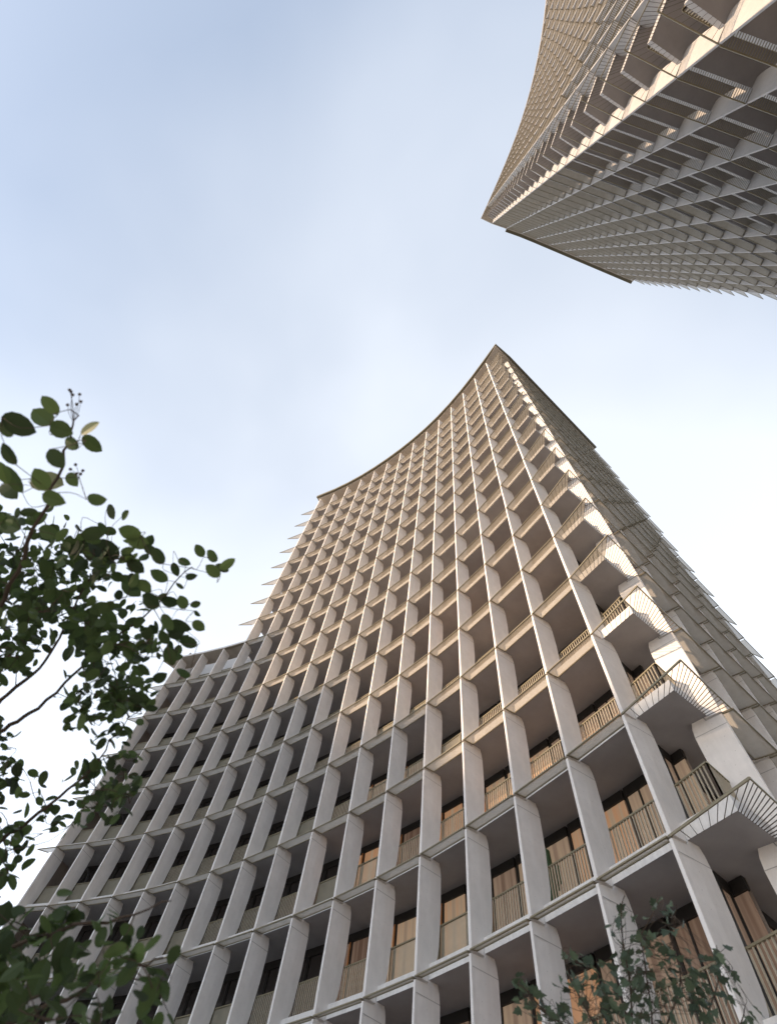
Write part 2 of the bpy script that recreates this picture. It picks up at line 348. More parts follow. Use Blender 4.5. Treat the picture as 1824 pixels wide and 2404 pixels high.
def build_tower(name, label, group, A, C, B, zj, ks, ztop, depth_back, base, wing=None, lowvisor=None, rods_near=0.0, boff=0.0, conc=None, lipmat=None, lipout=0.28, sheets=True):
    """A: fin fronts before the corner C, B: fin fronts after it (perimeter order, inside on the left).
    wing: (extra fin fronts in front of A, top storey index)"""
    conc = conc or CONC; lipmat = lipmat or LIP
    root = empty(name, base); tag(root, label, 'tower', group)
    bpy.context.view_layer.update()
    inv = root.matrix_world.inverted()
    k0, k1 = ks
    fins, visors, rails, wins, dwins = [], [], [], [], []
    rnd = random.Random(5)
    runs = [('A', A), ('B', B)]
    if wing: runs.append(('W', wing[0] + [A[0]]))
    protoF = {}; 
    Ls = {}
    for nm, P in runs:
        top = wing[1] if nm == 'W' else k1
        for i in range(len(P)):
            if nm == 'W' and i == len(P)-1: continue
            # fin normal: mean of neighbours
            a = P[max(i-1,0)]; b = P[min(i+1,len(P)-1)]
            u = (b-a).normalized()
            for k in range(k0, top):
                M, _ = frame_at(P[i], P[i]+u, zj(k))
                key = inview(M, (0,0.4,1.6))
                fins.append((key, M @ Matrix.Translation((0, boff, 0)) if nm == 'B' else M, 0))
        for i in range(len(P)-1):
            Lb = round((P[i+1]-P[i]).length, 2)
            for k in range(k0, top+1):
                M, Ln = frame_at(P[i], P[i+1], zj(k))
                S = Matrix.Diagonal((Ln/Lb, 1, 1, 1)); M = M @ S
                nv = 'wide' if (nm == 'B' and boff > 0) else 'std'
                if lowvisor and k in lowvisor and nm != 'B': nv = lowvisor[k]
                dist = (M @ Vector((Lb/2,0,0)) - CAMP).length
                if rods_near and dist < rods_near: nv = 'rods'
                if not (nm == 'W' and k == top) and k <= k1-1 + (1 if nm == 'W' else 0):
                    visors.append((inview(M, (Lb/2,0.2,0)), M, (nv, Lb)))
                if k < top:
                    kind = 'bars' if (i+2*k) % 5 < 3 else ('half' if rnd.random() < 0.5 else 'mesh')
                    if nm == 'A' and i >= len(P)-4: kind = 'bars' if (rnd.random() < 0.8 or i == len(P)-2) else 'half'
                    if nm == 'W': kind = 'mesh'
                    rails.append((inview(M, (Lb/2,0.9,1.2)) if k < 9 else None, M, (kind, Lb)))
                    if k < 6 and not (nm == 'W' and k == top-1): (wins if (nm != 'W' and (nm == 'B' or i >= len(P)-8)) else dwins).append((inview(M, (Lb/2,2.1,2.4)), M, Lb))
    vis_p = {}
    for _, _, v in visors:
        if v not in vis_p:
            y1 = {'std': 0.43, 'wide': 0.57, 'mid': 0.36, 'low': 0.16, 'rods': 0.45}[v[0]]
            vis_p[v] = visor_mb(v[1], y1, v[0] == 'rods', gap=0.012 if v[0] == 'wide' else 0.05)
    rail_p = {v: railing_mb(v[1], v[0]) for _, _, v in rails}
    win_p = {}; pane_p = {}
    for _, _, v in wins+dwins:
        if v not in win_p: win_p[v], pane_p[v] = window_mb(v)
    emit('fin', fins, {0: fin_mb()}, [conc, JOINT], root)
    emit('visor', visors, vis_p, [MESH, RAILM], root)
    emit('railing', rails, rail_p, [BALM, RAILM, RMESH], root)
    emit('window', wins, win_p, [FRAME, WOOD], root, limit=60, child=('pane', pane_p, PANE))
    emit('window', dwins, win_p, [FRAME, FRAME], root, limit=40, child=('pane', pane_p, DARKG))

    # ---- slabs and soffits
    def perim(d, dc, useW):
        P = (wing[0] if useW and wing else []) + A
        a = offset_pts(P, d); b = offset_pts(B, d)
        return a, corner(dc), b
    ua = (C-A[-1]).normalized(); ub = (B[0]-C).normalized()
    na = Vector((-ua.y, ua.x)); nb = Vector((-ub.y, ub.x))
    def corner(da, db=None):
        db = da if db is None else db
        # solve (p-C).na=da, (p-C).nb=db
        det = na.x*nb.y - na.y*nb.x
        return C + Vector(((da*nb.y - db*na.y)/det, (na.x*db - nb.x*da)/det))
    def back(useW):
        P = (wing[0] if useW and wing else []) + A
        u0 = (P[1]-P[0]).normalized(); n0 = Vector((-u0.y, u0.x))
        u1 = (B[-1]-B[-2]).normalized(); n1 = Vector((-u1.y, u1.x))
        return P[0]+n0*depth_back[0]-u0*0.6, B[-1]+n1*depth_back[1]+u1*0.6
    def ends(useW, d):
        P = (wing[0] if useW and wing else []) + A
        u0 = (P[1]-P[0]).normalized(); n0 = Vector((-u0.y, u0.x))
        u1 = (B[-1]-B[-2]).normalized(); n1 = Vector((-u1.y, u1.x))
        return P[0]-u0*0.6+n0*d, B[-1]+u1*0.6+n1*d
    def ring(d, dca, dcb, useW):
        P = (wing[0] if useW and wing else []) + A
        e0, e1 = ends(useW, d)
        pts = [e0] + offset_pts(P, d) + [corner(dca, dcb)] + offset_pts(B, d*(1.28 if (boff > 0 and d < 1) else 1)) + [e1]
        b0, b1 = back(useW)
        return [(p.x-base[0], p.y-base[1]) for p in pts + [b1, b0]]
    for k in range(k0, k1):
        useW = bool(wing) and k < wing[1]
        b = MB(); z = zj(k)-base[2]
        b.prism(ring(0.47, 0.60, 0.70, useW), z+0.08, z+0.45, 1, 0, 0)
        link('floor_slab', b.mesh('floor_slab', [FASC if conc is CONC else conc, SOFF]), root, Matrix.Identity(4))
    # ---- wall behind the balconies, full height, and the end and back walls
    b = MB()
    zt = ztop-base[2]
    def wallstrip(pts, z0, z1):
        for p, q in zip(pts[:-1], pts[1:]):
            b.add([(p[0],p[1],z0),(q[0],q[1],z0),(q[0],q[1],z1),(p[0],p[1],z1)], [(0,1,2,3)])
    useW = bool(wing)
    rg = ring(2.26, 2.26, 2.26, False)
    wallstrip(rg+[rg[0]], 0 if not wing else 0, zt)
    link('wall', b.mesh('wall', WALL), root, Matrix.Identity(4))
    if wing:
        b = MB()
        W = wing[0]+[A[0]]
        wo = offset_pts(W, 2.26); zw = zj(wing[1])-base[2]
        u0 = (W[1]-W[0]).normalized(); n0 = Vector((-u0.y,u0.x))
        pts = [(p.x-base[0], p.y-base[1]) for p in wo]
        e = [(W[0]+n0*depth_back[0]).x-base[0], (W[0]+n0*depth_back[0]).y-base[1]]
        def wp(du, dn): q = W[0]-u0*du+n0*dn; return [q.x-base[0], q.y-base[1]]
        e = wp(0.62, depth_back[0]); e1 = wp(0.62, 0.95); e2 = wp(0.50, 0.95); e3 = wp(0.50, 2.26)
        wallstrip([e,e1,e2,e3]+pts, 0, zw-0.1)
        link('wing_wall', b.mesh('wing_wall', WALL), root, Matrix.Identity(4))
        b = MB(); wallstrip([e,e1,e2,e3]+pts, zw-0.1, zw+1.9)
        link('terrace_wall', b.mesh('terrace_wall', WHITEW), root, Matrix.Identity(4))
        # open canopy ring round the terrace
        b = MB(); o0 = offset_pts(W, -0.03); o1 = offset_pts(W, 1.25)
        o0[0] = o0[0]-u0*1.9; o1[0] = o1[0]-u0*1.2
        poly = [(p.x-base[0],p.y-base[1]) for p in o0+o1[::-1]]
        b.prism(poly, zw+0.02, zw+0.22, 1, 0, 0)
        link('terrace_canopy', b.mesh('terrace_canopy', [FASC, CANOPY]), root, Matrix.Identity(4))
    # ---- roof canopy with its edge
    b = MB()
    P = A
    u0 = (P[1]-P[0]).normalized(); u1 = (B[-1]-B[-2]).normalized()
    def roofring(d, dc, ext):
        pts = offset_pts(P, d); pts2 = offset_pts(B, d)
        p0 = pts[0]-u0*ext; p1 = pts2[-1]+u1*ext
        b0, b1 = back(False)
        return [(p.x-base[0], p.y-base[1]) for p in [p0]+pts+[corner(dc)]+pts2+[p1, b1, b0]]
    b.prism(roofring(0.0, 0.0, 0.5), zt-0.02, zt+0.12, 1, 1, 1)
    b.prism(roofring(-lipout, -min(lipout, 0.10), 0.62), zt+0.123, zt+0.55, 0, 0, 0)
    link('roof', b.mesh('roof', [lipmat, CANOPY]), root, Matrix.Identity(4))
    # ---- corner balustrades: bronze rods fanning from the slab corner to the outer rail, and the balusters behind
    Pa, Pb = A[-1], B[0]
    uo, ui = [Pa, C, Pb], [offset_pts(A,0.47)[-1], corner(0.60,0.70), offset_pts(B,0.60)[0]]
    fa, fb = offset_pts(A,0.93)[-1], offset_pts(B,0.93)[0]; fc = corner(0.93)
    def T(p, z): return (p.x-base[0], p.y-base[1], z)
    cw = corner(2.13)
    items = []
    for k in range(k0, k1):
        z = zj(k)-base[2]
        b = MB()
        b.bar(T(uo[0],z), T(uo[1],z), 0.035, 0.05, 1); b.bar(T(uo[1],z), T(uo[2],z), 0.035, 0.05, 1)
        if sheets and k >= 3: b.add([T(uo[0],z+0.005), T(uo[1],z+0.005), T(ui[1],z+0.06), T(ui[0],z+0.06)], [(0,1,2,3)], 2)
        for s in (0, 1):
            n = 15 if s else 8
            for i in range(n+1):
                t = i/n
                # the rods crowd at the slab corner and spread along the rail
                po = uo[s].lerp(uo[s+1], t); pi = ui[s].lerp(ui[s+1], t)
                b.bar(T(po,z), T(pi,z+0.07), 0.010, 0.018, 0)
        o = link('corner_fan', b.mesh('corner_fan', [ROD, RAILM, MESH]), root, Matrix.Identity(4))
        b = MB()
        for p, q in ((fa,fc),(fc,fb)):
            Ln = (q-p).length; n = int(Ln/0.10)
            b.bar(T(p,z+1.58), T(q,z+1.58), 0.06, 0.04, 1); b.bar(T(p,z+0.56), T(q,z+0.56), 0.03, 0.03, 1)
            for i in range(n+1):
                x = p.lerp(q, i/n); b.bar(T(x,z+0.44), T(x,z+1.56), 0.02, 0.035, 0)
        link('corner_railing', b.mesh('corner_railing', [BALM, RAILM]), root, Matrix.Identity(4))
    # ---- pointed visors where the facade turns away at either end
    endfin = fin_mb().mesh('end_fin', [conc, JOINT])
    tips = [(A, 0, k1-1, (wing[1] if wing else k0))] + [(B, -1, k1-1, k0)]
    if wing: tips.append((wing[0]+[A[0]], 0, wing[1]-1, k0))
    for P, e, kt, kb in tips:
        if e == 0: p = P[0]; u = (P[0]-P[1]).normalized(); n = Vector((u.y, -u.x)) 
        else: p = P[-1]; u = (P[-1]-P[-2]).normalized(); n = Vector((-u.y, u.x))
        for k in range(kb, kt+1):
            z = zj(k)-base[2]
            b = MB()
            tip = p+u*(1.35 if (wing and P is tips[-1][0]) else 2.1); q1 = p+u*0.9+n*0.47; q0 = p+n*0.47
            vs = [T(p+u*0.06,z), T(tip,z), T(q1,z+0.05), T(q0+u*0.06,z+0.05)]
            b.add(vs, [(0,1,2,3)], 0)
            b.bar(T(p,z), T(tip,z), 0.035, 0.05, 1); b.bar(T(tip,z), T(q1,z+0.05), 0.035, 0.04, 1)
            link('end_visor', b.mesh('end_visor', [MESH, RAILM]), root, Matrix.Identity(4))
            y = -u; o2 = p+u*0.95+n*1.0
            M = Matrix.Identity(4)
            M[0][0], M[1][0] = y.y, -y.x; M[0][1], M[1][1] = y.x, y.y
            M[0][3], M[1][3], M[2][3] = o2.x, o2.y, zj(k)
            if not (wing and P is tips[-1][0]): link('end_fin', endfin, root, inv @ M)
    return root

# ------------------------------------------------------------------ ground
b = MB(); b.add([(-3000,-3000,0),(3000,-3000,0),(3000,3000,0),(-3000,3000,0)], [(0,1,2,3)])
g = link('ground', b.mesh('ground', GROUND)); g['kind'] = 'structure'; g['label'] = 'grey paved ground around the towers'

# ------------------------------------------------------------------ tower one: concave front, corner at C, straight side
Z1 = 7.498+1.6
F = [(7.23,9.62),(6.42,11.61),(5.53,13.60),(4.57,15.54),(3.53,17.43),(2.40,19.25),(1.16,21.03),(-0.15,22.75),(-1.52,24.40),(-2.95,26.0),
     (-4.44,27.54),(-6.02,29.02),(-7.66,30.41),(-9.37,31.68)]
WING = [(-11.13,32.87),(-12.95,33.98),(-14.81,35.02)]
C1 = Vector((7.87,7.53)); E1 = Vector((23.13,16.76)); dE = (E1-C1).normalized()
S = [C1+dE*2.16*i for i in range(1, 9)]
A1 = [V2(p) for p in F][::-1]
W1 = [V2(p) for p in WING][::-1]
t1 = build_tower('residential_tower', 'pale high-rise with concave front of deep vertical fins, ending in a sharp apex', None,
    A1, C1, S, lambda k: Z1+H*k, (-1, 17), 64.07+1.6, (13.0, 12.0), (6.0, 20.0, 0.0), wing=(W1, 8), lowvisor={-1:'low', 0:'low', 1:'mid'}, boff=0.25)

# ------------------------------------------------------------------ tower two: overhead at the upper right
A2 = [Vector((15.05+2.706*i, -6.53+0.423*i)) for i in range(7, 0, -1)] + [V2(p) for p in [(15.05,-6.53),(12.33,-6.92),(9.50,-7.21),(6.73,-7.48)]]
C2 = Vector((4.60,-7.90))
key = [(4.60,-7.90),(5.19,-10.5),(5.94,-13.94),(6.42,-17.08),(6.82,-20.37),(7.12,-22.07),(7.36,-23.73),(7.47,-25.92),(7.46,-28.29),(7.29,-31.03),(6.36,-37.86),(4.6,-45.5),(2.6,-52.0)]
K = np.array(key); sarc = np.r_[0, np.cumsum(np.hypot(*np.diff(K, axis=0).T))]
ss = np.arange(1, 21)*2.16
co = np.polyfit(sarc, K[:,0], 4), np.polyfit(sarc, K[:,1], 4)
B2 = [Vector((float(np.polyval(co[0], s)), float(np.polyval(co[1], s)))) for s in ss]
Z2 = 0.575*H+1.6
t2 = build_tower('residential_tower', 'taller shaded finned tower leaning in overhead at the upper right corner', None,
    A2, C2, B2, lambda k: Z2+H*k, (0, 33), 109.6+1.6, (12.0, 12.0), (14.0, -14.0, 0.0), rods_near=48, conc=CONC_SHADE, lipmat=CANOPY, lipout=0.06, sheets=False)
b = MB(); po = offset_pts(A2, -0.30); u_ = (A2[0]-A2[1]).normalized(); po[0] = po[0]+u_*0.6
for p, q in zip(po[:-2], po[1:-1]):
    b.bar((p.x-14.0, p.y+14.0, 109.6+1.6+0.50), (q.x-14.0, q.y+14.0, 109.6+1.6+0.50), 0.5, 0.22)
link('roof_edge', b.mesh('roof_edge', LIP), t2, Matrix.Identity(4))

# ------------------------------------------------------------------ unseen block added to the west to throw shade on the lower floors
def add_shade_block():
    X0, X1 = -76.0, -60.0
    steps = [(16.0, 52.0, 57.0), (8.0, 16.0, 49.0), (1.0, 8.0, 44.5), (-13.0, 1.0, 40.0)]      # heights step down southward to tilt the shadow line on the front
    t = empty('shade_block', (-68.0, 19.5, 0)); tag(t, 'long grey stepped block, unseen, added on the left to shade the lower floors', 'shade blocker')
    bpy.context.view_layer.update(); inv = t.matrix_world.inverted()
    wb = MB(); rb = MB()
    for y0, y1, ht in steps:
        wb.box(X0, X1, y0+0.002, y1-0.002, 0, ht-0.5); rb.box(X0-0.4, X1+0.4, y0+0.003, y1-0.003, ht-0.498, ht)
    link('wall', wb.mesh('wall', FASC), t, inv); link('roof', rb.mesh('roof', LIP), t, inv)
    b = MB(); b.box(0.003, 0.06, 0, 3.2, 0, 1.9, 0); b.box(0.063, 0.09, 1.56, 1.64, 0, 1.9, 1); wm = b.mesh('window', [PANE, FRAME])
    for y0, y1, ht in steps:
        n = int((y1-y0)/6.5)
        for k in range(0, int((ht-3)/3.2), 1):
            for j in range(max(1, n)):
                y = y0 + (j+0.5)*(y1-y0)/max(1, n) - 1.6
                if k % 2 == 0: link('window', wm, t, inv @ Matrix.Translation((X1, y, 1.6+k*3.2)))
add_shade_block()
T_LEAF = [[-1.74,1.01,3.98,0.122,-0.8,-0.56,0.24,0.28,-0.69,-0.67],[-1.86,1.13,4.08,0.137,-0.89,-0.37,0.28,0.13,-0.78,-0.61],[-1.62,1.08,3.88,0.119,0.99,0.12,-0.03,0.03,-0.45,-0.9],[-1.63,1.18,3.96,0.108,-0.91,-0.12,0.4,-0.3,-0.48,-0.82],[-1.45,1.02,3.84,0.101,0.59,-0.6,0.55,-0.32,-0.79,-0.52],[-1.59,1.21,4.07,0.122,0.87,0.49,-0.03,0.08,-0.2,-0.98],[-1.79,1.08,3.83,0.172,0.97,0.23,-0.01,0.06,-0.29,-0.96],[-1.93,1.16,3.91,0.098,-0.89,-0.44,0.14,-0.07,-0.17,-0.98],[-1.78,1.19,3.73,0.115,-0.67,-0.71,0.21,-0.01,-0.27,-0.96],[-1.55,1.16,3.73,0.115,0.79,0.51,-0.33,0.14,-0.68,-0.71],[-1.8,1.45,3.99,0.211,0.98,-0.13,-0.16,-0.19,-0.81,-0.55],[-1.68,1.32,3.79,0.121,-0.68,-0.68,0.27,0.19,-0.52,-0.83],[-1.89,1.41,3.88,0.152,-0.52,-0.85,0.11,-0.09,-0.07,-0.99],[-1.93,1.49,3.88,0.137,0.9,0.22,-0.38,-0.03,-0.84,-0.54],[-1.89,1.35,3.82,0.114,-0.38,-0.9,0.2,0.15,-0.27,-0.95],[-1.55,1.35,3.69,0.125,0.99,0.09,-0.11,-0.05,-0.5,-0.87],[-1.68,1.42,4.02,0.097,0.79,0.47,-0.41,-0.02,-0.64,-0.77],[-1.38,1.34,3.75,0.111,0.96,-0.28,-0.08,-0.11,-0.08,-0.99],[-1.6,1.7,4.23,0.108,0.65,0.49,-0.58,-0.39,-0.44,-0.81],[-1.39,1.56,4.01,0.072,-0.45,0.88,-0.18,-0.42,-0.38,-0.82],[-1.89,1.71,4.03,0.111,0.8,-0.6,-0.06,-0.23,-0.21,-0.95],[-1.81,1.75,3.97,0.137,-0.97,0.07,0.22,-0.23,-0.45,-0.86],[-2.17,1.88,4.13,0.176,-0.95,0.01,0.3,-0.21,-0.74,-0.64],[-1.57,1.72,4.01,0.139,0.91,-0.29,0.29,0.11,-0.51,-0.85],[-1.5,1.66,3.99,0.1,0.92,0.14,-0.37,-0.37,0.03,-0.93],[-1.39,1.69,4.05,0.13,-0.98,-0.19,-0.1,0.17,-0.43,-0.89],[-1.34,1.74,4.05,0.131,0.91,0.38,0.13,0.38,-0.72,-0.58],[-1.31,1.76,4.12,0.077,0.29,-0.91,0.28,0.17,-0.24,-0.96],[-1.17,1.72,3.94,0.108,-0.68,-0.68,0.27,0.05,-0.41,-0.91],[-1.26,1.76,4.03,0.103,0.95,-0.01,-0.3,-0.28,-0.39,-0.88],[-1.33,1.87,4.0,0.122,0.89,0.44,-0.15,0.18,-0.62,-0.76],[-1.39,1.84,4.03,0.113,-0.94,0.03,0.33,-0.33,-0.21,-0.92],[-1.56,1.86,4.07,0.192,-0.95,-0.32,0.02,0.26,-0.79,-0.56],[-1.72,1.9,4.08,0.126,0.81,-0.35,0.47,0.36,-0.34,-0.87],[-1.06,1.83,4.23,0.09,-0.68,-0.7,0.23,0.04,-0.35,-0.94],[-0.99,1.86,4.25,0.101,-0.85,-0.26,0.46,-0.38,-0.3,-0.87],[-0.86,1.73,3.93,0.099,-0.89,-0.45,0.13,0.08,-0.42,-0.9],[-0.8,1.7,3.98,0.1,0.64,-0.48,0.6,0.48,-0.36,-0.8],[-0.86,1.8,4.07,0.085,-0.95,-0.28,0.09,0.17,-0.78,-0.6],[-1.13,1.9,4.18,0.089,0.98,0.05,-0.17,-0.09,-0.68,-0.73],[-1.2,2.0,4.22,0.092,0.54,0.75,-0.37,-0.03,-0.43,-0.9],[-1.0,1.84,3.98,0.075,0.92,-0.39,0.09,-0.07,-0.37,-0.93],[-1.09,1.97,4.04,0.058,-0.95,-0.21,0.23,-0.2,-0.14,-0.97],[-1.19,1.89,3.99,0.113,-0.91,-0.42,-0.02,0.08,-0.12,-0.99],[-1.43,2.14,4.13,0.152,0.89,0.37,-0.27,0.02,-0.62,-0.79],[-1.23,1.91,3.9,0.092,-0.79,-0.59,0.17,0.38,-0.7,-0.6],[-1.16,1.95,3.84,0.127,-0.93,-0.16,0.32,-0.25,-0.35,-0.9],[-1.19,2.17,4.12,0.112,-1.0,0.01,-0.09,0.09,-0.29,-0.95],[-1.08,2.1,4.06,0.089,-0.54,-0.8,0.26,0.37,-0.5,-0.78],[-0.99,2.07,4.03,0.068,-0.84,0.51,-0.19,0.07,-0.26,-0.96],[-0.89,1.95,3.82,0.045,0.89,0.38,-0.26,-0.23,-0.13,-0.96],[-0.9,2.08,3.87,0.084,0.87,0.49,-0.02,0.39,-0.71,-0.58],[-1.21,2.09,3.8,0.1,-0.51,0.86,-0.08,-0.24,-0.23,-0.94],[-1.18,2.21,3.9,0.067,0.67,0.72,-0.19,0.24,-0.45,-0.86],[-1.04,2.03,3.79,0.108,0.79,0.47,-0.41,-0.27,-0.33,-0.9],[-1.03,2.17,3.94,0.135,0.99,0.08,-0.12,-0.11,-0.18,-0.98],[-1.05,2.12,3.77,0.091,-0.52,-0.84,0.13,0.06,-0.2,-0.98],[-1.02,2.36,4.02,0.122,-0.99,-0.1,0.09,-0.03,-0.49,-0.87],[-1.09,2.3,4.01,0.11,-0.84,0.47,-0.26,-0.1,-0.61,-0.79],[-1.48,2.29,3.97,0.149,0.67,0.56,-0.49,-0.04,-0.63,-0.77],[-1.24,2.46,4.0,0.082,-0.98,-0.18,-0.09,0.2,-0.79,-0.58],[-1.18,2.43,3.8,0.096,0.89,0.39,-0.24,-0.11,-0.31,-0.94],[-1.08,2.45,3.79,0.106,0.72,-0.68,0.12,-0.05,-0.23,-0.97],[-0.98,2.19,3.71,0.099,-0.46,-0.73,0.5,0.28,-0.66,-0.69],[-1.02,2.56,3.96,0.113,-0.95,0.17,0.25,-0.25,0.02,-0.97],[-1.03,2.48,3.6,0.073,0.97,-0.22,0.06,0.03,-0.14,-0.99],[-1.17,2.59,3.75,0.087,0.99,0.12,-0.04,0.02,-0.49,-0.87]]
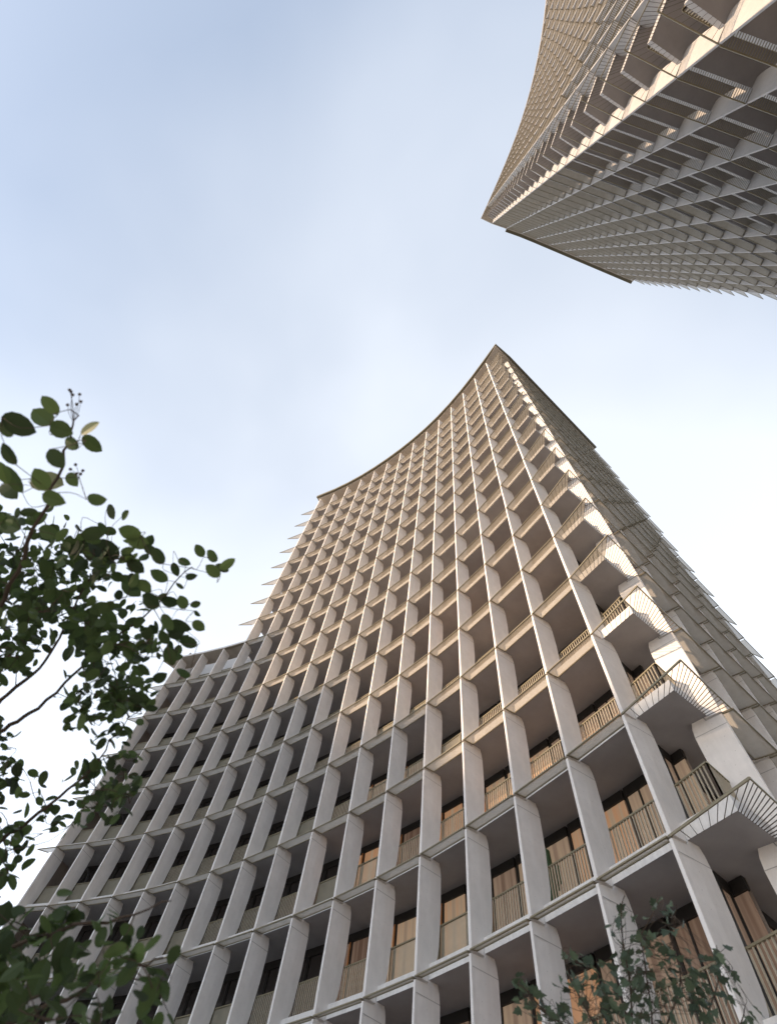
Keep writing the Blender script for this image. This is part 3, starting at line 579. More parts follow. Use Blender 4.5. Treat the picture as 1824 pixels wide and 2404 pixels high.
T_CLUS = [[-2.3,2.64,4.46,0.102],[-1.81,2.09,4.35,0.088],[-1.82,2.6,4.29,0.072],[-2.03,2.71,4.56,0.102],[-1.83,2.19,3.8,0.085],[-1.24,2.9,3.88,0.081],[-2.44,3.09,4.33,0.075],[-2.41,2.33,4.41,0.081],[-1.94,2.52,3.63,0.088],[-2.23,2.17,4.3,0.085],[-1.99,2.42,4.18,0.076],[-2.22,2.85,4.1,0.089],[-1.46,2.83,4.38,0.078],[-1.56,3.19,4.26,0.081],[-2.47,2.23,4.64,0.085],[-2.65,2.34,4.4,0.102],[-2.02,1.74,4.0,0.071],[-1.76,2.54,4.17,0.075],[-2.54,2.41,4.56,0.105],[-2.03,2.49,4.13,0.085],[-1.27,2.57,3.68,0.086],[-1.36,2.06,3.95,0.076],[-1.47,3.02,4.01,0.084],[-1.92,2.85,4.52,0.098],[-1.53,3.06,4.21,0.084],[-1.58,3.02,4.17,0.084],[-1.68,2.08,3.71,0.082],[-1.43,2.37,3.84,0.103],[-1.58,2.55,4.12,0.084],[-1.67,3.2,4.35,0.071],[-1.44,2.54,3.79,0.084],[-2.36,2.11,4.14,0.073],[-1.99,2.85,4.5,0.09],[-1.23,2.79,4.34,0.073],[-1.34,2.37,3.61,0.103],[-1.99,2.25,3.82,0.087],[-1.65,2.48,3.95,0.08],[-1.46,2.34,3.92,0.095],[-2.01,1.73,4.06,0.096],[-2.18,2.85,4.51,0.079],[-1.75,2.75,4.57,0.099],[-1.48,2.15,3.91,0.072],[-1.84,1.94,4.31,0.093],[-1.97,2.24,4.33,0.085],[-1.66,2.84,4.54,0.103],[-1.38,1.81,3.97,0.101],[-1.32,2.45,3.96,0.08],[-1.58,2.59,4.17,0.092],[-2.33,1.87,4.13,0.085],[-2.29,2.86,3.99,0.092],[-1.77,2.25,3.87,0.082],[-1.17,2.46,3.6,0.074],[-1.47,2.78,4.29,0.077],[-2.16,2.4,4.53,0.083],[-2.15,2.79,4.26,0.102],[-1.67,2.02,3.85,0.101],[-2.51,2.08,4.39,0.087],[-1.76,2.36,4.51,0.073],[-1.81,2.38,3.65,0.081],[-1.33,2.48,3.85,0.075],[-2.23,2.15,4.53,0.09],[-2.35,2.73,4.52,0.101],[-2.06,2.26,4.06,0.083],[-1.76,2.12,3.92,0.09],[-1.55,2.72,4.41,0.09],[-2.42,2.66,4.08,0.09],[-1.26,2.81,4.32,0.072],[-2.65,2.2,4.54,0.101],[-2.01,2.44,3.7,0.096],[-1.53,1.91,4.05,0.097],[-2.28,2.64,4.61,0.094],[-1.91,2.71,4.27,0.095],[-1.47,2.91,4.33,0.098],[-1.42,3.33,4.25,0.092],[-1.39,2.24,4.14,0.075],[-1.26,2.93,3.74,0.076],[-2.04,2.29,3.95,0.104],[-2.11,2.04,3.86,0.093],[-2.42,2.61,4.15,0.102],[-2.25,1.87,4.03,0.078],[-1.58,1.87,4.02,0.08],[-2.22,2.86,4.32,0.087],[-1.62,1.8,3.89,0.103],[-1.62,2.31,3.92,0.105],[-1.4,1.76,3.87,0.087],[-1.31,2.27,3.79,0.075],[-2.35,2.48,4.57,0.088],[-1.84,2.29,3.78,0.097],[-2.58,3.37,4.1,0.099],[-2.56,2.45,4.39,0.073],[-2.1,2.81,4.51,0.091],[-1.64,2.61,4.56,0.073],[-1.53,2.22,3.82,0.099],[-1.8,1.96,3.85,0.081],[-2.29,2.41,4.1,0.104],[-1.11,2.18,3.66,0.083],[-1.64,2.12,4.37,0.086],[-1.64,2.08,4.16,0.089],[-2.02,2.23,4.1,0.093],[-2.36,2.31,4.48,0.082],[-1.29,2.62,4.32,0.082],[-2.52,2.16,4.49,0.095],[-2.47,2.7,4.42,0.091],[-2.13,1.97,3.94,0.074],[-1.88,2.9,4.23,0.099],[-1.93,2.22,4.13,0.071],[-1.3,2.17,3.68,0.082],[-2.34,2.43,4.15,0.098],[-1.19,2.25,3.81,0.097],[-1.2,2.32,4.01,0.088],[-2.52,3.3,4.3,0.088],[-1.26,2.58,3.69,0.103],[-1.49,1.77,3.95,0.079],[-1.53,2.56,3.86,0.103],[-1.73,2.16,3.81,0.104],[-1.75,2.6,4.13,0.079],[-1.18,2.21,3.78,0.099],[-2.32,2.93,4.3,0.076],[-2.89,2.53,4.69,0.103],[-1.74,2.31,4.41,0.096],[-1.92,2.22,3.8,0.084],[-1.82,2.05,4.35,0.079],[-1.84,2.34,4.35,0.071],[-1.94,2.26,4.78,0.091],[-1.93,2.46,4.27,0.094],[-1.37,2.73,3.97,0.105],[-1.2,2.77,3.86,0.085],[-1.71,2.45,4.05,0.102],[-2.32,2.08,4.58,0.102],[-1.58,2.75,4.29,0.081],[-2.28,2.51,4.1,0.084],[-2.31,2.87,3.95,0.078],[-1.89,2.18,3.94,0.072],[-1.42,2.84,3.84,0.098],[-2.59,3.01,4.4,0.07],[-2.05,2.15,4.06,0.072],[-2.02,2.38,4.27,0.072],[-2.32,2.88,4.45,0.104],[-1.79,1.96,4.12,0.102],[-2.17,2.31,4.66,0.105],[-1.91,2.45,3.75,0.101],[-2.67,2.23,4.51,0.081],[-1.37,2.94,3.82,0.073],[-2.36,2.45,4.38,0.077],[-2.4,2.33,4.39,0.098],[-1.16,2.27,3.88,0.081],[-1.1,2.4,3.88,0.092],[-1.87,2.55,4.11,0.072],[-1.59,1.99,4.05,0.098],[-2.58,2.5,4.42,0.079],[-1.64,3.93,3.78,0.066],[-1.33,3.25,3.57,0.093],[-1.51,2.82,3.94,0.084],[-1.54,3.49,3.81,0.081],[-1.38,3.59,3.68,0.081],[-1.35,2.91,4.09,0.07],[-1.4,2.78,3.85,0.088],[-1.12,3.14,3.5,0.08],[-1.56,2.7,4.04,0.086],[-1.18,3.19,3.42,0.07],[-1.37,2.87,3.65,0.089],[-1.55,3.6,3.57,0.081],[-1.21,2.57,3.7,0.074],[-1.5,2.65,3.67,0.086],[-1.05,2.99,3.42,0.077],[-1.73,3.15,4.15,0.066],[-1.51,3.75,3.87,0.069],[-1.22,2.97,3.41,0.072],[-1.27,2.63,3.89,0.074],[-1.38,2.38,3.69,0.095],[-1.14,3.08,3.52,0.073],[-1.43,2.81,3.86,0.093],[-1.7,3.29,4.09,0.083],[-1.39,2.54,3.89,0.086],[-1.31,3.44,3.93,0.079],[-1.34,3.34,3.53,0.088],[-1.47,2.75,3.64,0.081],[-1.54,2.64,3.72,0.079],[-1.26,2.69,3.85,0.067],[-1.27,2.78,3.71,0.066],[-1.59,2.82,3.79,0.093],[-1.31,2.75,3.8,0.07],[-1.34,3.61,3.86,0.066],[-1.37,2.7,3.58,0.091],[-1.44,3.39,3.62,0.067],[-1.36,2.53,3.62,0.07],[-1.41,2.5,3.88,0.078],[-1.55,2.87,4.05,0.073],[-1.15,2.96,3.51,0.071],[-1.44,3.25,3.59,0.077],[-1.23,2.65,3.79,0.075],[-1.48,2.36,3.69,0.084],[-1.45,3.78,3.84,0.074],[-1.57,3.44,3.73,0.094],[-1.33,2.89,3.98,0.068],[-1.32,2.68,3.57,0.077],[-1.57,2.72,3.85,0.079],[-1.58,2.62,3.85,0.078],[-1.36,3.28,3.84,0.066],[-1.34,2.66,3.58,0.077],[-1.38,2.54,3.6,0.075],[-1.38,3.03,3.5,0.079],[-1.62,3.52,3.94,0.088],[-1.29,3.13,3.66,0.077],[-1.57,3.76,3.77,0.076],[-1.72,3.32,4.07,0.069],[-2.1,3.25,3.69,0.073],[-1.97,3.33,3.37,0.073],[-1.74,3.53,3.42,0.087],[-1.65,3.54,3.18,0.09],[-1.81,3.96,3.63,0.094],[-1.91,3.48,3.39,0.085],[-2.02,3.35,3.71,0.084],[-1.87,2.95,3.48,0.071],[-1.87,2.61,3.43,0.09],[-2.14,3.59,3.62,0.082],[-2.05,4.13,3.45,0.067],[-2.05,3.65,3.61,0.079],[-1.96,3.96,3.5,0.094],[-1.84,3.43,3.63,0.087],[-2.1,3.41,3.6,0.073],[-1.75,3.21,3.15,0.066],[-2.08,4.09,3.59,0.069],[-1.67,3.19,3.41,0.076],[-1.97,3.36,3.58,0.092],[-1.77,3.64,3.62,0.07],[-2.29,3.34,3.9,0.074],[-1.84,3.22,3.39,0.074],[-2.36,3.28,3.89,0.076],[-2.07,3.05,3.59,0.1],[-1.82,3.72,3.26,0.08],[-2.08,3.59,3.5,0.087],[-1.96,4.19,3.41,0.1],[-1.88,2.72,3.39,0.068],[-1.67,3.41,3.24,0.083],[-2.39,3.5,3.85,0.065],[-1.9,3.99,3.48,0.092],[-1.94,3.36,3.62,0.093],[-1.72,3.34,3.32,0.075],[-2.17,3.43,3.66,0.072],[-1.69,3.52,3.56,0.071],[-1.98,2.89,3.54,0.08],[-1.98,3.3,3.39,0.076],[-1.73,3.56,3.18,0.091],[-1.82,3.79,3.17,0.099],[-2.05,3.46,3.61,0.071],[-2.07,3.99,3.6,0.076],[-2.25,3.67,3.79,0.07],[-1.52,3.42,3.43,0.085],[-1.99,3.92,3.37,0.081],[-0.75,2.86,2.7,0.079],[-0.82,3.12,2.7,0.071],[-0.84,3.12,2.78,0.094],[-0.8,3.17,2.9,0.11],[-0.82,2.85,2.44,0.11],[-1.11,3.28,2.95,0.096],[-0.51,3.57,2.76,0.09],[-0.49,2.84,2.57,0.102],[-1.1,3.54,2.84,0.078],[-0.93,2.68,2.47,0.092],[-0.59,2.71,2.62,0.102],[-0.56,3.24,2.67,0.106],[-1.58,3.49,2.87,0.103],[-1.28,2.81,2.72,0.104],[-0.63,2.77,2.43,0.11],[-1.35,3.68,2.79,0.099],[-1.15,3.16,2.6,0.071],[-1.16,3.13,2.81,0.081],[-0.7,2.79,2.52,0.075],[-0.64,2.59,2.57,0.075],[-0.46,2.89,2.65,0.078],[-0.67,2.72,2.69,0.086],[-1.2,3.13,2.6,0.103],[-1.02,3.07,2.71,0.108],[-0.93,2.91,2.52,0.093],[-0.98,3.08,2.49,0.104],[-1.32,3.92,2.95,0.096],[-1.09,3.48,2.74,0.083],[-1.31,3.32,2.81,0.118],[-1.41,3.84,2.76,0.09],[-1.53,3.69,3.03,0.09],[-1.46,3.76,2.93,0.114],[-1.05,3.09,2.62,0.116],[-1.45,3.33,2.74,0.109],[-1.33,3.81,2.98,0.118],[-1.49,3.61,2.69,0.094],[-1.37,3.58,2.89,0.104],[-1.1,3.73,2.95,0.106],[-1.46,3.42,2.72,0.106],[-1.28,3.08,2.66,0.096],[-1.47,3.77,2.75,0.11],[-1.44,3.99,2.74,0.111],[-1.25,3.0,2.59,0.114],[-0.81,3.16,2.52,0.094],[-1.08,3.1,2.62,0.112],[-1.21,3.12,2.62,0.103],[-1.53,3.31,2.88,0.092],[-1.11,3.23,2.83,0.082],[-1.45,3.57,2.79,0.098],[-0.96,3.37,2.76,0.104],[-1.5,4.01,2.73,0.109],[-1.23,3.05,2.58,0.084],[-1.35,3.98,2.67,0.114],[-1.32,3.05,2.62,0.09],[-1.33,3.6,2.57,0.1],[-1.26,4.23,2.81,0.103],[-1.16,3.63,2.62,0.092],[-1.11,3.2,2.81,0.097],[-1.26,3.35,2.79,0.098],[-1.26,3.25,2.5,0.101],[-1.91,2.15,4.1,0.068],[-2.3,2.32,4.39,0.073],[-1.57,2.0,3.86,0.079],[-2.41,2.41,4.53,0.086],[-2.33,2.55,4.32,0.091],[-2.43,1.96,4.23,0.074],[-2.14,2.68,4.76,0.079],[-1.95,2.32,3.81,0.099],[-1.76,2.11,4.25,0.094],[-1.54,2.18,3.84,0.092],[-2.58,2.77,4.27,0.097],[-2.08,2.53,4.57,0.099],[-2.08,2.61,4.64,0.078],[-1.9,2.1,3.97,0.076],[-2.56,3.11,4.27,0.084],[-2.43,2.02,4.29,0.098],[-2.47,2.5,4.38,0.094],[-2.37,2.94,4.07,0.066],[-2.39,2.54,4.56,0.097],[-2.02,2.59,4.12,0.092],[-2.15,2.49,3.85,0.086],[-2.16,2.1,4.03,0.077],[-1.97,2.41,4.21,0.085],[-1.92,2.36,4.52,0.082],[-1.86,1.99,4.23,0.091],[-1.8,1.88,4.0,0.094],[-2.15,2.69,4.14,0.087],[-1.77,2.37,4.37,0.073],[-1.85,2.41,3.7,0.089],[-1.94,2.39,4.14,0.07],[-1.74,1.92,4.18,0.084],[-2.15,2.91,4.7,0.097],[-2.34,2.71,4.88,0.09],[-2.43,3.16,4.33,0.074],[-2.01,2.07,4.24,0.074],[-2.28,2.34,4.07,0.075],[-2.67,2.9,4.67,0.071],[-2.21,2.75,4.54,0.084],[-1.64,1.84,4.01,0.098],[-1.98,2.56,3.91,0.081],[-2.56,3.22,4.61,0.083],[-1.92,2.1,4.13,0.098],[-2.53,3.22,4.2,0.068],[-2.58,2.46,5.05,0.076],[-3.02,3.14,4.71,0.089],[-2.23,2.19,4.52,0.077],[-2.4,2.35,4.7,0.08],[-2.51,3.01,4.76,0.085],[-2.39,2.22,4.23,0.09],[-2.68,2.67,4.37,0.089],[-2.33,3.01,4.7,0.068],[-3.05,2.48,4.87,0.099],[-3.04,2.35,4.88,0.089],[-2.3,2.83,4.54,0.093],[-3.02,2.37,4.82,0.099],[-1.75,2.2,4.23,0.077],[-2.3,2.63,3.92,0.085],[-2.3,2.47,4.59,0.081],[-2.02,2.61,3.8,0.07],[-2.63,2.79,4.59,0.077],[-2.14,2.48,3.99,0.083],[-2.01,2.61,3.82,0.073]]
T_LIMB = [[[-2.44,3.94,3.0],[-1.97,3.71,3.23],[-1.79,3.52,3.32],[-1.54,3.28,3.49],[-1.39,3.1,3.64],[-1.27,2.84,3.77]],[[-2.62,3.42,3.26],[-2.12,3.11,3.52],[-1.99,3.04,3.67],[-1.82,2.88,3.75],[-1.65,2.67,3.96],[-1.37,2.35,4.12],[-1.06,1.88,4.13]],[[-2.65,3.31,3.31],[-2.11,2.93,3.61],[-1.99,2.81,3.78],[-1.87,2.66,3.91],[-1.77,2.31,4.14],[-1.63,1.93,4.22]],[[-2.73,3.0,3.47],[-2.15,2.43,3.75],[-1.93,1.97,3.86],[-1.76,1.53,3.91],[-1.65,1.19,3.97],[-1.63,1.01,4.0]],[[-2.12,4.0,2.64],[-1.57,3.58,2.73],[-1.23,3.24,2.79],[-0.88,3.07,2.87],[-0.6,2.94,2.94]],[[-2.07,4.23,2.53],[-1.42,3.84,2.61],[-1.05,3.48,2.67],[-0.72,3.28,2.77],[-0.57,3.16,2.83]]]
T_BERRY = [[[-1.619,1.07,3.971],[[-1.674,0.933,4.039],[-1.653,0.951,4.03],[-1.62,0.942,4.034],[-1.667,1.0,4.006],[-1.624,0.988,4.012],[-1.606,0.972,4.019],[-1.665,0.939,4.036]]],[[-1.527,1.31,3.853],[[-1.563,1.251,3.882],[-1.583,1.276,3.87],[-1.521,1.27,3.873],[-1.528,1.287,3.864],[-1.548,1.289,3.863]]]]
S_STEM = [[[2.52,4.64,3.33],[2.42,4.37,3.46],[2.33,4.09,3.6],[2.22,3.85,3.72],[2.13,3.61,3.78],[2.1,3.47,3.79]],[[2.75,4.74,3.39],[2.71,4.48,3.52],[2.78,4.19,3.72],[2.66,3.94,3.84],[2.63,3.78,3.92]],[[2.49,4.51,3.28],[2.47,4.19,3.44],[2.32,3.84,3.56],[2.2,3.57,3.63]],[[2.3,4.55,3.26],[2.12,4.3,3.38],[1.86,3.99,3.48],[1.74,3.79,3.52]],[[2.94,4.7,3.41],[2.97,4.36,3.58],[3.04,4.11,3.76],[2.98,3.93,3.85]],[[2.17,4.43,3.21],[1.91,4.23,3.31],[1.69,4.13,3.36],[1.5,3.91,3.35],[1.45,3.9,3.36]],[[3.16,4.8,3.47],[3.3,4.44,3.65],[3.31,4.3,3.72]],[[2.2,3.57,3.63],[2.24,3.44,3.69],[2.26,3.34,3.75]]]
